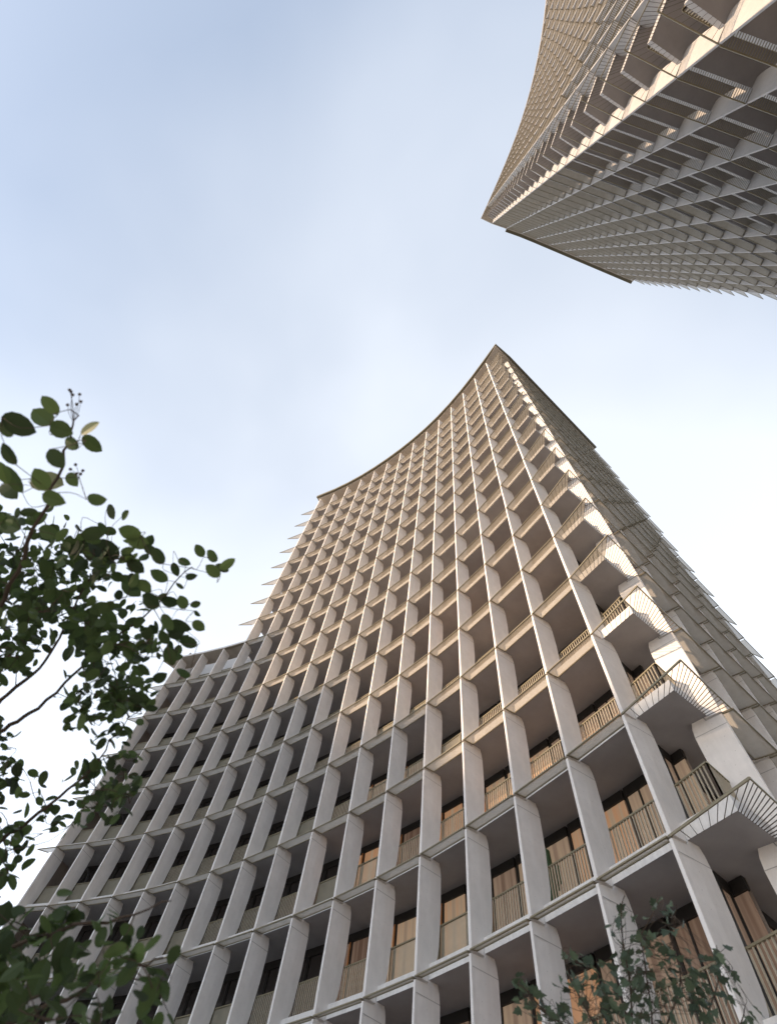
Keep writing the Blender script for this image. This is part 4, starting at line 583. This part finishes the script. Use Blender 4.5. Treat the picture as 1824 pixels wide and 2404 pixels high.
S_LEAF = [[2.48,4.48,3.56,0.082],[2.25,3.77,3.48,0.086],[2.4,4.23,3.47,0.095],[2.49,4.6,3.62,0.095],[2.47,4.47,3.61,0.086],[2.26,4.33,3.4,0.066],[2.15,4.12,3.57,0.088],[2.55,4.1,3.52,0.058],[2.36,3.95,3.47,0.09],[2.68,3.96,3.56,0.092],[2.8,4.64,3.63,0.063],[2.77,4.58,3.61,0.084],[2.51,4.04,3.54,0.06],[2.25,4.17,3.27,0.062],[2.31,4.11,3.46,0.062],[2.59,4.31,3.52,0.078],[2.57,4.36,3.77,0.058],[2.36,4.11,3.46,0.085],[2.42,3.87,3.48,0.068],[2.39,4.39,3.65,0.094],[2.34,4.54,3.61,0.074],[2.83,4.8,3.57,0.056],[2.21,3.78,3.45,0.062],[2.45,4.14,3.38,0.056],[2.52,4.4,3.44,0.081],[2.13,3.9,3.37,0.067],[2.59,4.29,3.58,0.07],[2.13,4.15,3.45,0.069],[2.51,4.01,3.58,0.077],[2.43,4.55,3.65,0.064],[2.85,4.31,3.74,0.062],[1.87,4.13,3.44,0.062],[2.4,4.18,3.61,0.061],[2.36,3.87,3.44,0.082],[2.32,4.35,3.47,0.092],[2.06,3.88,3.37,0.075],[2.48,4.46,3.5,0.073],[2.58,4.23,3.52,0.081],[2.51,4.12,3.54,0.058],[2.56,4.34,3.7,0.087],[2.47,4.47,3.42,0.072],[2.02,4.17,3.55,0.074],[2.39,4.44,3.43,0.069],[2.6,4.51,3.61,0.087],[2.84,4.22,3.66,0.087],[2.4,4.21,3.74,0.062],[2.34,3.93,3.51,0.092],[2.54,4.08,3.5,0.087],[2.25,4.39,3.74,0.081],[2.47,3.95,3.4,0.094],[2.36,3.9,3.48,0.083],[2.39,3.93,3.76,0.06],[2.54,4.42,3.68,0.086],[2.45,4.0,3.69,0.093],[2.22,4.04,3.54,0.069],[2.63,4.4,3.64,0.064],[2.28,4.2,3.67,0.076],[2.26,4.08,3.4,0.081],[2.13,3.86,3.6,0.092],[2.7,4.44,3.73,0.08],[2.59,3.99,3.54,0.066],[2.05,3.9,3.38,0.09],[2.32,4.38,3.62,0.065],[2.41,4.15,3.39,0.068],[2.4,4.11,3.49,0.076],[2.58,4.05,3.56,0.071],[2.65,4.67,3.62,0.06],[2.3,4.51,3.57,0.077],[2.26,4.31,3.76,0.065],[1.86,4.23,3.55,0.063],[2.26,3.92,3.45,0.077],[2.51,4.57,3.52,0.068],[2.47,4.17,3.7,0.073],[2.34,4.22,3.52,0.093],[2.27,3.87,3.42,0.066],[2.18,3.84,3.47,0.072],[2.11,4.1,3.53,0.081],[2.11,3.77,3.45,0.083],[2.44,4.21,3.52,0.056],[2.55,4.21,3.52,0.059],[2.69,4.07,3.6,0.079],[2.16,4.27,3.26,0.067],[2.53,4.43,3.43,0.071],[2.09,4.23,3.37,0.087],[2.28,4.0,3.55,0.072],[2.33,4.35,3.55,0.071],[2.35,4.38,3.42,0.074],[2.46,4.0,3.56,0.091],[2.64,4.05,3.55,0.082],[2.47,4.26,3.66,0.093],[2.21,4.04,3.58,0.081],[2.52,4.43,3.46,0.094],[2.13,4.04,3.3,0.072],[2.44,4.19,3.63,0.064],[1.95,4.29,3.3,0.092],[2.76,4.45,3.64,0.088],[2.35,4.49,3.54,0.085],[2.27,3.88,3.53,0.083],[2.39,4.53,3.71,0.06],[2.5,4.25,3.67,0.093],[2.43,4.38,3.47,0.075],[2.73,4.61,3.61,0.082],[2.36,4.37,3.41,0.061],[2.26,4.17,3.58,0.095],[1.97,4.05,3.52,0.085],[2.62,4.36,3.59,0.083],[2.37,3.93,3.52,0.069],[2.32,4.12,3.5,0.081],[2.67,4.54,3.63,0.092],[2.27,4.01,3.38,0.058],[2.34,3.84,3.56,0.075],[2.52,4.4,3.66,0.089],[2.6,4.52,3.52,0.068],[2.47,4.11,3.57,0.068],[2.22,4.07,3.65,0.079],[2.2,3.73,3.59,0.08],[2.35,4.04,3.52,0.073],[2.35,4.32,3.76,0.082],[2.39,4.16,3.7,0.064],[2.21,3.59,3.66,0.07],[2.15,3.8,3.44,0.083],[2.4,4.02,3.66,0.078],[2.23,3.85,3.62,0.094],[1.99,3.54,3.58,0.059],[2.23,3.72,3.56,0.066],[2.12,3.68,3.68,0.074],[2.23,3.98,3.56,0.069],[2.2,3.86,3.55,0.056],[2.19,3.92,3.53,0.06],[2.28,3.83,3.74,0.067],[2.35,3.87,3.79,0.081],[2.18,3.76,3.7,0.071],[2.21,3.96,3.68,0.076],[2.13,3.52,3.69,0.056],[2.38,4.15,3.76,0.08],[2.42,4.25,3.77,0.088],[2.28,3.93,3.84,0.073],[2.37,4.28,3.76,0.095],[2.17,3.53,3.59,0.065],[2.33,3.9,3.7,0.067],[2.47,4.13,3.91,0.058],[2.14,3.7,3.56,0.071],[2.26,3.93,3.72,0.093],[2.23,4.09,3.66,0.078],[2.48,4.31,3.76,0.082],[2.33,4.08,3.63,0.068],[2.22,3.56,3.54,0.064],[2.31,3.58,3.56,0.085],[2.51,4.21,3.58,0.059],[2.61,4.06,3.82,0.084],[2.34,3.58,3.54,0.087],[2.39,3.65,3.5,0.062],[2.26,3.88,3.58,0.065],[2.61,3.93,3.77,0.08],[2.59,3.94,3.72,0.07],[2.65,3.97,3.8,0.062],[2.21,3.8,3.57,0.066],[2.45,3.53,3.58,0.062],[2.72,4.23,3.76,0.083],[2.73,3.95,3.75,0.07],[2.31,3.52,3.59,0.075],[2.29,3.72,3.48,0.056],[2.55,3.78,3.64,0.061],[2.22,3.61,3.62,0.075],[2.41,3.99,3.69,0.065],[2.45,3.78,3.47,0.09],[2.59,3.9,3.67,0.089],[2.51,3.98,3.83,0.084],[2.56,3.71,3.55,0.061],[2.73,4.16,3.82,0.07],[2.72,4.15,3.8,0.079],[2.39,3.64,3.56,0.066],[2.44,3.76,3.56,0.081],[2.6,3.99,3.67,0.07],[2.64,4.02,3.64,0.071],[2.57,4.0,3.72,0.063],[2.7,4.18,3.81,0.079],[2.66,4.31,3.78,0.06],[2.41,3.96,3.58,0.083],[2.47,3.75,3.62,0.067],[2.58,3.85,3.85,0.092],[2.76,4.24,3.76,0.086],[2.9,4.23,3.69,0.09],[2.68,4.35,3.78,0.091],[2.54,4.16,3.9,0.089],[2.22,3.49,3.65,0.071],[2.61,4.08,3.79,0.057],[2.4,3.75,3.65,0.079],[2.76,4.25,3.76,0.094],[2.52,3.98,3.78,0.063],[2.46,3.81,3.78,0.069],[2.23,3.49,3.56,0.068],[2.51,4.07,3.7,0.058],[2.4,3.76,3.75,0.084],[2.43,3.64,3.77,0.068],[2.5,4.0,3.81,0.074],[2.52,3.96,3.85,0.094],[2.32,3.66,3.58,0.056],[2.5,3.98,3.81,0.078],[2.17,3.41,3.64,0.059],[2.61,4.02,3.85,0.082],[2.29,3.71,3.7,0.06],[2.31,3.63,3.65,0.056],[2.45,3.84,3.74,0.06],[2.42,3.54,3.77,0.06],[2.67,3.84,3.98,0.077],[2.55,3.74,3.89,0.094],[2.61,3.81,3.83,0.074],[2.49,3.51,3.72,0.079],[2.32,3.4,3.64,0.06],[2.71,3.93,4.0,0.087],[2.55,3.71,3.79,0.087],[2.1,3.76,3.75,0.071],[2.31,4.02,3.97,0.057],[2.23,3.82,3.85,0.061],[2.25,3.79,3.82,0.086],[2.1,3.63,3.73,0.091],[2.32,3.94,3.93,0.074],[2.34,3.95,3.93,0.085],[2.14,3.53,3.68,0.073],[2.32,3.96,3.95,0.068],[2.1,3.49,3.63,0.056],[2.28,3.91,3.95,0.087],[2.31,3.42,3.78,0.074],[2.14,3.23,3.6,0.081],[2.52,3.63,3.9,0.08],[2.41,3.63,3.87,0.087],[2.16,3.14,3.6,0.077],[2.19,3.27,3.61,0.077],[2.07,4.34,3.64,0.085],[2.03,4.34,3.61,0.084],[1.83,3.87,3.44,0.062],[2.07,4.15,3.67,0.07],[2.13,4.5,3.71,0.079],[2.13,4.26,3.58,0.08],[2.11,4.29,3.75,0.094],[1.88,4.12,3.5,0.071],[1.89,4.12,3.49,0.069],[2.11,4.13,3.7,0.089],[1.85,4.04,3.46,0.068],[2.27,4.47,3.69,0.067],[1.85,3.91,3.45,0.081],[1.93,3.94,3.51,0.085],[2.0,4.16,3.46,0.074],[2.0,4.13,3.53,0.066],[2.03,4.21,3.63,0.087],[1.86,3.91,3.43,0.058],[1.84,3.71,3.46,0.073],[1.78,3.79,3.44,0.072],[1.86,4.2,3.45,0.092],[1.92,3.8,3.49,0.087],[1.95,3.88,3.43,0.059],[2.12,4.5,3.72,0.078],[2.21,4.17,3.73,0.081],[1.92,4.3,3.61,0.061],[1.92,4.14,3.58,0.084],[2.03,4.25,3.71,0.088],[1.77,3.73,3.47,0.061],[1.91,3.98,3.61,0.074],[1.95,4.22,3.72,0.068],[1.77,3.65,3.48,0.077],[1.83,3.76,3.47,0.066],[1.95,4.11,3.7,0.072],[1.86,4.01,3.61,0.065],[1.77,3.78,3.51,0.063],[1.87,3.92,3.35,0.094],[2.07,3.96,3.44,0.088],[2.31,4.43,3.6,0.088],[2.07,3.97,3.4,0.062],[2.38,4.73,3.56,0.074],[2.14,4.12,3.41,0.081],[2.08,4.1,3.55,0.073],[2.06,4.27,3.48,0.082],[2.15,4.25,3.56,0.061],[2.2,4.17,3.46,0.056],[2.42,4.61,3.64,0.089],[2.19,4.17,3.47,0.067],[2.39,4.57,3.59,0.07],[2.01,3.95,3.34,0.086],[2.32,4.6,3.54,0.058],[2.3,4.52,3.57,0.084],[2.1,4.25,3.42,0.074],[2.28,4.43,3.64,0.092],[2.09,4.5,3.69,0.062],[2.33,4.47,3.62,0.06],[2.27,4.6,3.57,0.082],[2.39,4.68,3.55,0.075],[2.16,4.13,3.44,0.072],[2.39,4.43,3.64,0.058],[2.14,4.27,3.4,0.064],[2.16,4.21,3.48,0.077],[2.01,4.19,3.41,0.056],[2.11,4.21,3.53,0.07],[2.09,4.15,3.43,0.067],[2.17,4.26,3.5,0.056],[2.19,4.17,3.52,0.076],[2.31,4.47,3.6,0.077],[2.17,4.47,3.58,0.075],[2.31,4.39,3.71,0.084],[2.77,3.87,3.73,0.078],[2.85,4.12,3.82,0.057],[2.83,3.89,3.76,0.091],[2.8,3.8,3.66,0.093],[2.68,3.68,3.56,0.085],[2.62,3.77,3.63,0.09],[2.95,4.02,3.79,0.09],[2.6,3.58,3.57,0.083],[2.99,4.14,3.86,0.076],[2.78,3.77,3.65,0.059],[2.7,3.56,3.61,0.073],[2.69,3.57,3.59,0.068],[2.83,3.76,3.72,0.079],[3.11,4.0,3.91,0.088],[2.86,3.77,3.73,0.081],[3.09,4.08,3.93,0.067],[2.69,3.92,3.49,0.084],[2.67,3.93,3.5,0.065],[2.68,3.81,3.58,0.059],[3.12,4.18,3.7,0.074],[2.76,4.01,3.65,0.066],[2.57,4.02,3.52,0.081],[2.83,4.05,3.42,0.064],[3.2,4.32,3.77,0.089],[2.89,4.04,3.67,0.058],[2.89,4.21,3.76,0.057],[2.93,4.14,3.57,0.091],[2.97,4.22,3.65,0.082],[2.8,4.16,3.66,0.058],[3.03,4.24,3.73,0.073],[2.92,4.33,3.6,0.077],[2.75,4.06,3.54,0.065],[2.77,4.12,3.53,0.083],[2.66,3.72,3.46,0.09],[2.7,4.15,3.64,0.069],[2.85,4.27,3.62,0.057],[2.74,4.11,3.7,0.079],[2.97,4.14,3.78,0.095],[2.83,4.21,3.61,0.081],[2.78,3.94,3.58,0.055],[3.05,4.35,3.8,0.079],[3.09,4.33,3.81,0.073],[2.62,3.74,3.45,0.068],[2.62,4.27,3.44,0.066],[2.67,3.97,3.53,0.071],[2.86,4.13,3.53,0.087],[2.56,4.11,3.38,0.076],[2.7,4.0,3.51,0.091],[3.01,4.01,3.65,0.066],[2.91,3.85,3.61,0.066],[3.1,4.02,3.77,0.079],[2.8,3.61,3.54,0.06],[3.22,4.2,3.87,0.086],[3.09,4.07,3.69,0.079],[3.22,4.18,3.56,0.066],[2.95,3.82,3.45,0.082],[3.05,4.01,3.51,0.079],[3.36,4.45,3.69,0.095],[3.06,3.9,3.53,0.088],[2.96,3.84,3.44,0.059],[3.28,4.26,3.66,0.076],[1.58,3.97,3.36,0.09],[1.63,4.21,3.5,0.056],[1.64,4.3,3.51,0.092],[1.69,4.44,3.57,0.083],[1.65,4.42,3.49,0.072],[1.55,4.14,3.43,0.091],[1.58,4.26,3.43,0.063],[1.8,4.46,3.59,0.094],[1.53,4.05,3.39,0.057],[1.71,4.59,3.66,0.067],[1.55,4.07,3.37,0.056],[1.73,4.31,3.4,0.093],[1.8,4.47,3.44,0.059],[2.02,4.65,3.57,0.057],[1.86,4.51,3.52,0.088],[1.71,4.12,3.35,0.094],[1.94,4.37,3.49,0.057],[1.62,4.13,3.29,0.067],[1.89,4.27,3.41,0.058],[1.78,4.36,3.42,0.08],[1.82,4.41,3.46,0.057],[1.66,4.25,3.36,0.088],[1.92,4.63,3.53,0.055],[1.82,4.55,3.52,0.093],[1.48,3.99,3.45,0.074],[1.47,3.96,3.39,0.083],[1.47,3.95,3.41,0.092],[1.91,4.23,3.45,0.094],[2.09,4.76,3.56,0.063],[1.78,4.08,3.32,0.087],[1.7,4.09,3.34,0.081],[1.94,4.47,3.47,0.081],[1.79,4.06,3.37,0.067],[1.78,4.07,3.29,0.09],[1.82,4.33,3.47,0.091],[2.03,4.54,3.58,0.064],[1.96,4.6,3.52,0.074],[1.91,4.33,3.44,0.09],[2.11,4.64,3.59,0.092],[1.75,4.12,3.29,0.082],[1.84,4.11,3.35,0.078],[1.82,4.09,3.32,0.072],[1.86,4.56,3.61,0.073],[1.79,4.57,3.55,0.078],[1.69,4.34,3.45,0.058],[1.72,4.31,3.44,0.06],[1.86,4.57,3.6,0.077],[1.86,4.62,3.56,0.078],[1.54,4.0,3.34,0.063],[1.76,4.73,3.58,0.079],[1.75,4.41,3.48,0.071],[2.74,3.82,3.53,0.056],[3.17,4.3,3.74,0.061],[2.82,3.87,3.54,0.08],[2.83,3.82,3.59,0.079],[2.73,4.01,3.47,0.09],[2.66,3.82,3.63,0.093],[2.85,4.13,3.68,0.067],[2.91,4.14,3.65,0.065],[2.79,3.86,3.47,0.085],[3.05,4.42,3.72,0.088],[2.95,3.91,3.75,0.092],[2.67,3.88,3.58,0.07],[2.85,4.13,3.67,0.09],[2.6,3.69,3.48,0.07],[2.74,4.17,3.59,0.076],[2.83,4.13,3.7,0.077],[2.61,3.79,3.49,0.073],[2.85,3.77,3.62,0.078],[2.61,3.84,3.51,0.087],[2.79,3.92,3.53,0.063]]
# ------------------------------------------------------------------ trees
def leaf_round(b, P, ax, nr, ln, rnd):
    ax = Vector(ax).normalized(); nr = Vector(nr); nr = (nr - ax*nr.dot(ax)).normalized(); sd_ = ax.cross(nr)
    wd = ln*rnd.uniform(0.27, 0.37); fold = rnd.uniform(0.05, 0.28); curl = rnd.uniform(-0.25, 0.1)
    prof = [(-0.5,0.0),(-0.44,0.45),(-0.28,0.85),(-0.05,1.0),(0.18,0.88),(0.36,0.52),(0.5,0.0)]
    mid = []; lf = []; rt = []
    for t, wv in prof:
        c = P + ax*(t*ln) + nr*(curl*ln*(t*t))
        mid.append(c); lf.append(c + sd_*(wv*wd) + nr*(fold*wv*wd)); rt.append(c - sd_*(wv*wd) + nr*(fold*wv*wd))
    n = len(prof); vs = mid + lf[1:-1] + rt[1:-1]; fs = []
    Lx = lambda i: 0 if i == 0 else (n-1 if i == n-1 else n+i-1)
    Rx = lambda i: 0 if i == 0 else (n-1 if i == n-1 else n+(n-2)+i-1)
    for i in range(n-1):
        a = [i, i+1] + [x for x in (Lx(i+1), Lx(i)) if x not in (i, i+1)]
        c = [i+1, i] + [x for x in (Rx(i), Rx(i+1)) if x not in (i, i+1)]
        fs.append(tuple(dict.fromkeys(a))); fs.append(tuple(dict.fromkeys(c)))
    b.add(vs, [f for f in fs if len(f) > 2])
def leaf_lobed(b, P, ax, nr, ln, rnd):
    ax = Vector(ax).normalized(); nr = Vector(nr); nr = (nr - ax*nr.dot(ax)).normalized(); sd_ = ax.cross(nr)
    prof = [(-0.5,0.0),(-0.42,0.30),(-0.25,0.52),(-0.12,0.30),(0.08,0.40),(0.16,0.20),(0.5,0.0)]
    f = rnd.uniform(0.0, 0.35)
    pts = [P+ax*(t*ln)+sd_*(wv*ln*0.8)+nr*(f*wv*ln) for t, wv in prof] + [P+ax*(t*ln)-sd_*(wv*ln*0.8)+nr*(f*wv*ln) for t, wv in prof[1:-1][::-1]]
    c = P + ax*(-0.05*ln); n = len(pts)
    b.add([c]+pts, [(0, i+1, (i+1) % n+1) for i in range(n)])
def rv(rnd, s=1.0): return Vector((rnd.gauss(0,s), rnd.gauss(0,s), rnd.gauss(0,s)))
def smooth(pts, n=4):
    P = [Vector(p) for p in pts]; out = []
    for i in range(len(P)-1):
        p0 = P[max(i-1,0)]; p1 = P[i]; p2 = P[i+1]; p3 = P[min(i+2,len(P)-1)]
        for k in range(n):
            t = k/n
            out.append(0.5*((2*p1)+(p2-p0)*t+(2*p0-5*p1+4*p2-p3)*t*t+(3*p1-p0-3*p2+p3)*t*t*t))
    out.append(P[-1]); return out

rnd = random.Random(3)
tr = empty('broadleaf_tree', (-3.15, 3.3, 0)); tag(tr, 'dark broadleaf tree with rounded leaves hanging in at the left edge', 'tree')
bpy.context.view_layer.update(); inv = tr.matrix_world.inverted()
def rel(o): o.parent = tr; o.matrix_local = inv
b = MB()
b.tube(smooth([(-3.15,3.3,-0.1),(-3.1,3.25,1.0),(-3.02,3.3,2.2),(-3.0,3.1,3.2),(-3.1,2.9,4.2)]), list(np.linspace(0.13,0.05,17)), 9)
o = link('trunk', b.mesh('trunk', BARK)); rel(o)
br = MB(); samples = []
for l in T_LIMB:
    pts = [Vector(p) for p in l]
    if len(pts) > 2:
        z = pts[0].z; pts = [Vector((-3.02, 3.2, max(1.8, z-0.7)))] + pts
    sp = smooth(pts, 5)
    sp = [p + rv(rnd, 0.008) for p in sp]
    br.tube(sp, list(np.linspace(0.021 if len(pts) > 3 else 0.008, 0.003, len(sp))), 6)
    samples += sp[4:]
lv = MB()
def twig(p, q, r0=0.0035):
    mdl = (p+q)/2 + rv(rnd, 0.03); s = smooth([p, mdl, q], 3); br.tube(s, list(np.linspace(r0, 0.0016, len(s))), 4)
def nearest(q): return min(samples, key=lambda s: (s-q).length_squared + (0.02 if s.z > q.z+0.15 else 0))
for cx_, cy_, cz_, ln in T_CLUS:
    c = Vector((cx_, cy_, cz_)); p = nearest(c); twig(p, c); 
    dirn = (c-p).normalized()
    for k in range(rnd.randint(3, 6)):
        q = c + rv(rnd, 0.05) - dirn*rnd.uniform(0, 0.09)
        ax = (dirn*0.6 + rv(rnd, 0.6) + Vector((0,0,-0.35))).normalized(); nr = Vector((0,0,1)) + rv(rnd, 0.55)
        leaf_round(lv, q, ax, nr, ln*rnd.uniform(0.75, 1.15), rnd)
    samples.append(c)
prev = None
for L_ in T_LEAF:
    c = Vector(L_[:3]); ax = Vector(L_[4:7]); leaf_round(lv, c, ax, L_[7:10], L_[3], rnd)
    base = c - ax*L_[3]*0.5; p = nearest(base)
    if (p-base).length < 0.45: twig(p, base, 0.0022)
    samples.append(base)
o = link('branches', br.mesh('branches', BARK)); rel(o)
o = link('foliage', lv.mesh('foliage', LEAF)); rel(o)
for stem, seeds in T_BERRY:
    b = MB(); s0 = Vector(stem); p = nearest(s0)
    b.tube([p, s0], [0.0025, 0.002], 4)
    for s in seeds:
        s = Vector(s); b.tube(smooth([s0, (s0+s)/2+rv(rnd,0.006), s], 3), [0.0015]*7, 4)
        o_ = len(b.v)
        for i in range(5):
            th = math.pi*i/4
            for j in range(6):
                ph = 2*math.pi*j/6; b.v.append(tuple(s+Vector((math.sin(th)*math.cos(ph), math.sin(th)*math.sin(ph), math.cos(th)))*0.0085))
        for i in range(4):
            for j in range(6):
                b.f.append((o_+i*6+j, o_+i*6+(j+1) % 6, o_+(i+1)*6+(j+1) % 6, o_+(i+1)*6+j)); b.m.append(0)
    o = link('seed_cluster', b.mesh('seed_cluster', BARK)); rel(o)

tr = empty('sapling', (2.35, 4.1, 0)); tag(tr, 'slender young tree with pointed leaves in front of the lowest balconies at bottom right', 'tree')
bpy.context.view_layer.update(); inv = tr.matrix_world.inverted()
b = MB(); st = MB(); samples = []
b.tube(smooth([(2.35,4.1,-0.1),(2.37,4.13,0.8),(2.4,4.2,1.7)]), list(np.linspace(0.035,0.022,9)), 8)
o = link('trunk', b.mesh('trunk', BARK)); rel(o)
for l in S_STEM:
    pts = [Vector(p) for p in l]
    if len(pts) > 3 or pts[0].z < 3.5: pts = [Vector((2.39+rnd.gauss(0,.02), 4.17, rnd.uniform(1.3,1.7)))] + pts
    sp = smooth(pts, 5); st.tube(sp, list(np.linspace(0.011 if len(pts) > 3 else 0.004, 0.0022, len(sp))), 5); samples += sp[5:]
br = st; lv = MB()
for x, y, z, ln in S_LEAF[::6]+S_LEAF[1::6]+S_LEAF[2::6]+S_LEAF[3::6]+S_LEAF[4::6]:
    c = Vector((x,y,z)); p = min(samples, key=lambda s: (s-c).length_squared)
    d = (c-p)
    if d.length > 0.03: twig(p, c, 0.0018)
    ax = (d.normalized()*0.8 + rv(rnd,0.45) + Vector((0,0,-0.15))).normalized()
    leaf_lobed(lv, c + ax*ln*0.4, ax, Vector((0,0,1)) + rv(rnd,0.6), ln, rnd)
o = link('branches', st.mesh('branches', BARK)); rel(o)
o = link('foliage', lv.mesh('foliage', LEAF2)); rel(o)

# ------------------------------------------------------------------ things on the balconies
t = empty('potted_cactus', (6.66, 14.50, Z1+0.45)); tag(t, 'tall green columnar cactus in a dark pot behind a balcony railing', 'potted plant')
b = MB(); b.tube([(0,0,0),(0,0,0.05),(0,0,0.42),(0,0,0.46)], [0.17,0.18,0.23,0.22], 14); link('pot', b.mesh('pot', POT), t)
b = MB()
b.tube([(0,0,0.4),(0.01,0,0.8),(0,0.01,1.6),(0,0,1.95),(0,0,2.02)], [0.10,0.12,0.12,0.10,0.03], 10)
b.tube([(0.08,0,0.95),(0.2,0.02,1.0),(0.25,0.02,1.15),(0.25,0.02,1.6),(0.25,0.02,1.66)], [0.06,0.07,0.075,0.07,0.02], 8)
b.tube([(-0.08,0,1.2),(-0.18,-0.02,1.25),(-0.22,-0.02,1.4),(-0.22,-0.02,1.75),(-0.22,-0.02,1.8)], [0.05,0.06,0.065,0.06,0.02], 8)
link('stem', b.mesh('stem', STEMG), t)
def egg_chair(loc, rz, label):
    t = empty('hanging_chair', loc); t.rotation_euler = (0,0,rz); tag(t, label, 'hanging chair', 'hanging chairs on the wing balconies')
    b = MB(); pts = []
    for i in range(13):
        a = math.pi*i/12; pts.append((-0.62*math.cos(a)*(1 if i else 1), 0, 1.35+1.0*math.sin(a)))
    pts = [(-0.62,0,0.02)] + pts + [(0.62,0,0.02)]
    b.tube(pts, [0.055]*len(pts), 6); b.bar((-0.62,-0.45,0.03),(-0.62,0.45,0.03),0.06,0.05); b.bar((0.62,-0.45,0.03),(0.62,0.45,0.03),0.06,0.05)
    link('frame', b.mesh('frame', FRAME), t)
    b = MB()
    for i in range(9):                 # woven shell, open to the front
        th = math.pi*(0.15+0.78*i/8)
        ring = [(0.44*math.sin(th)*math.cos(p), 0.1+0.40*math.sin(th)*math.sin(p), 1.15+0.62*math.cos(th)) for p in np.linspace(-0.15*math.pi, 1.15*math.pi, 14)]
        b.tube(ring, [0.016]*14, 4)
    for p in np.linspace(-0.15*math.pi, 1.15*math.pi, 10):
        b.tube([(0.44*math.sin(th)*math.cos(p), 0.1+0.40*math.sin(th)*math.sin(p), 1.15+0.62*math.cos(th)) for th in np.linspace(0.1*math.pi, 0.95*math.pi, 12)], [0.013]*12, 4)
    b.tube([(0,0.05,1.75),(0,0,2.36)], [0.012,0.012], 5)
    link('basket', b.mesh('basket', FRAME), t)
    b = MB(); b.tube([(0,0.1,0.66),(0,0.1,0.70),(0,0.1,0.78),(0,0.1,0.82)], [0.26,0.34,0.34,0.28], 14); link('seat_cushion', b.mesh('seat_cushion', POT), t)
    return t
egg_chair((-12.72, 35.48, Z1+2*H+0.45), R(-30), 'black hanging chair on a wing balcony, the lower of two near the left tree')
egg_chair((-12.52, 35.36, Z1+3*H+0.45), R(-24), 'black hanging chair on a wing balcony, the upper of two near the left tree')
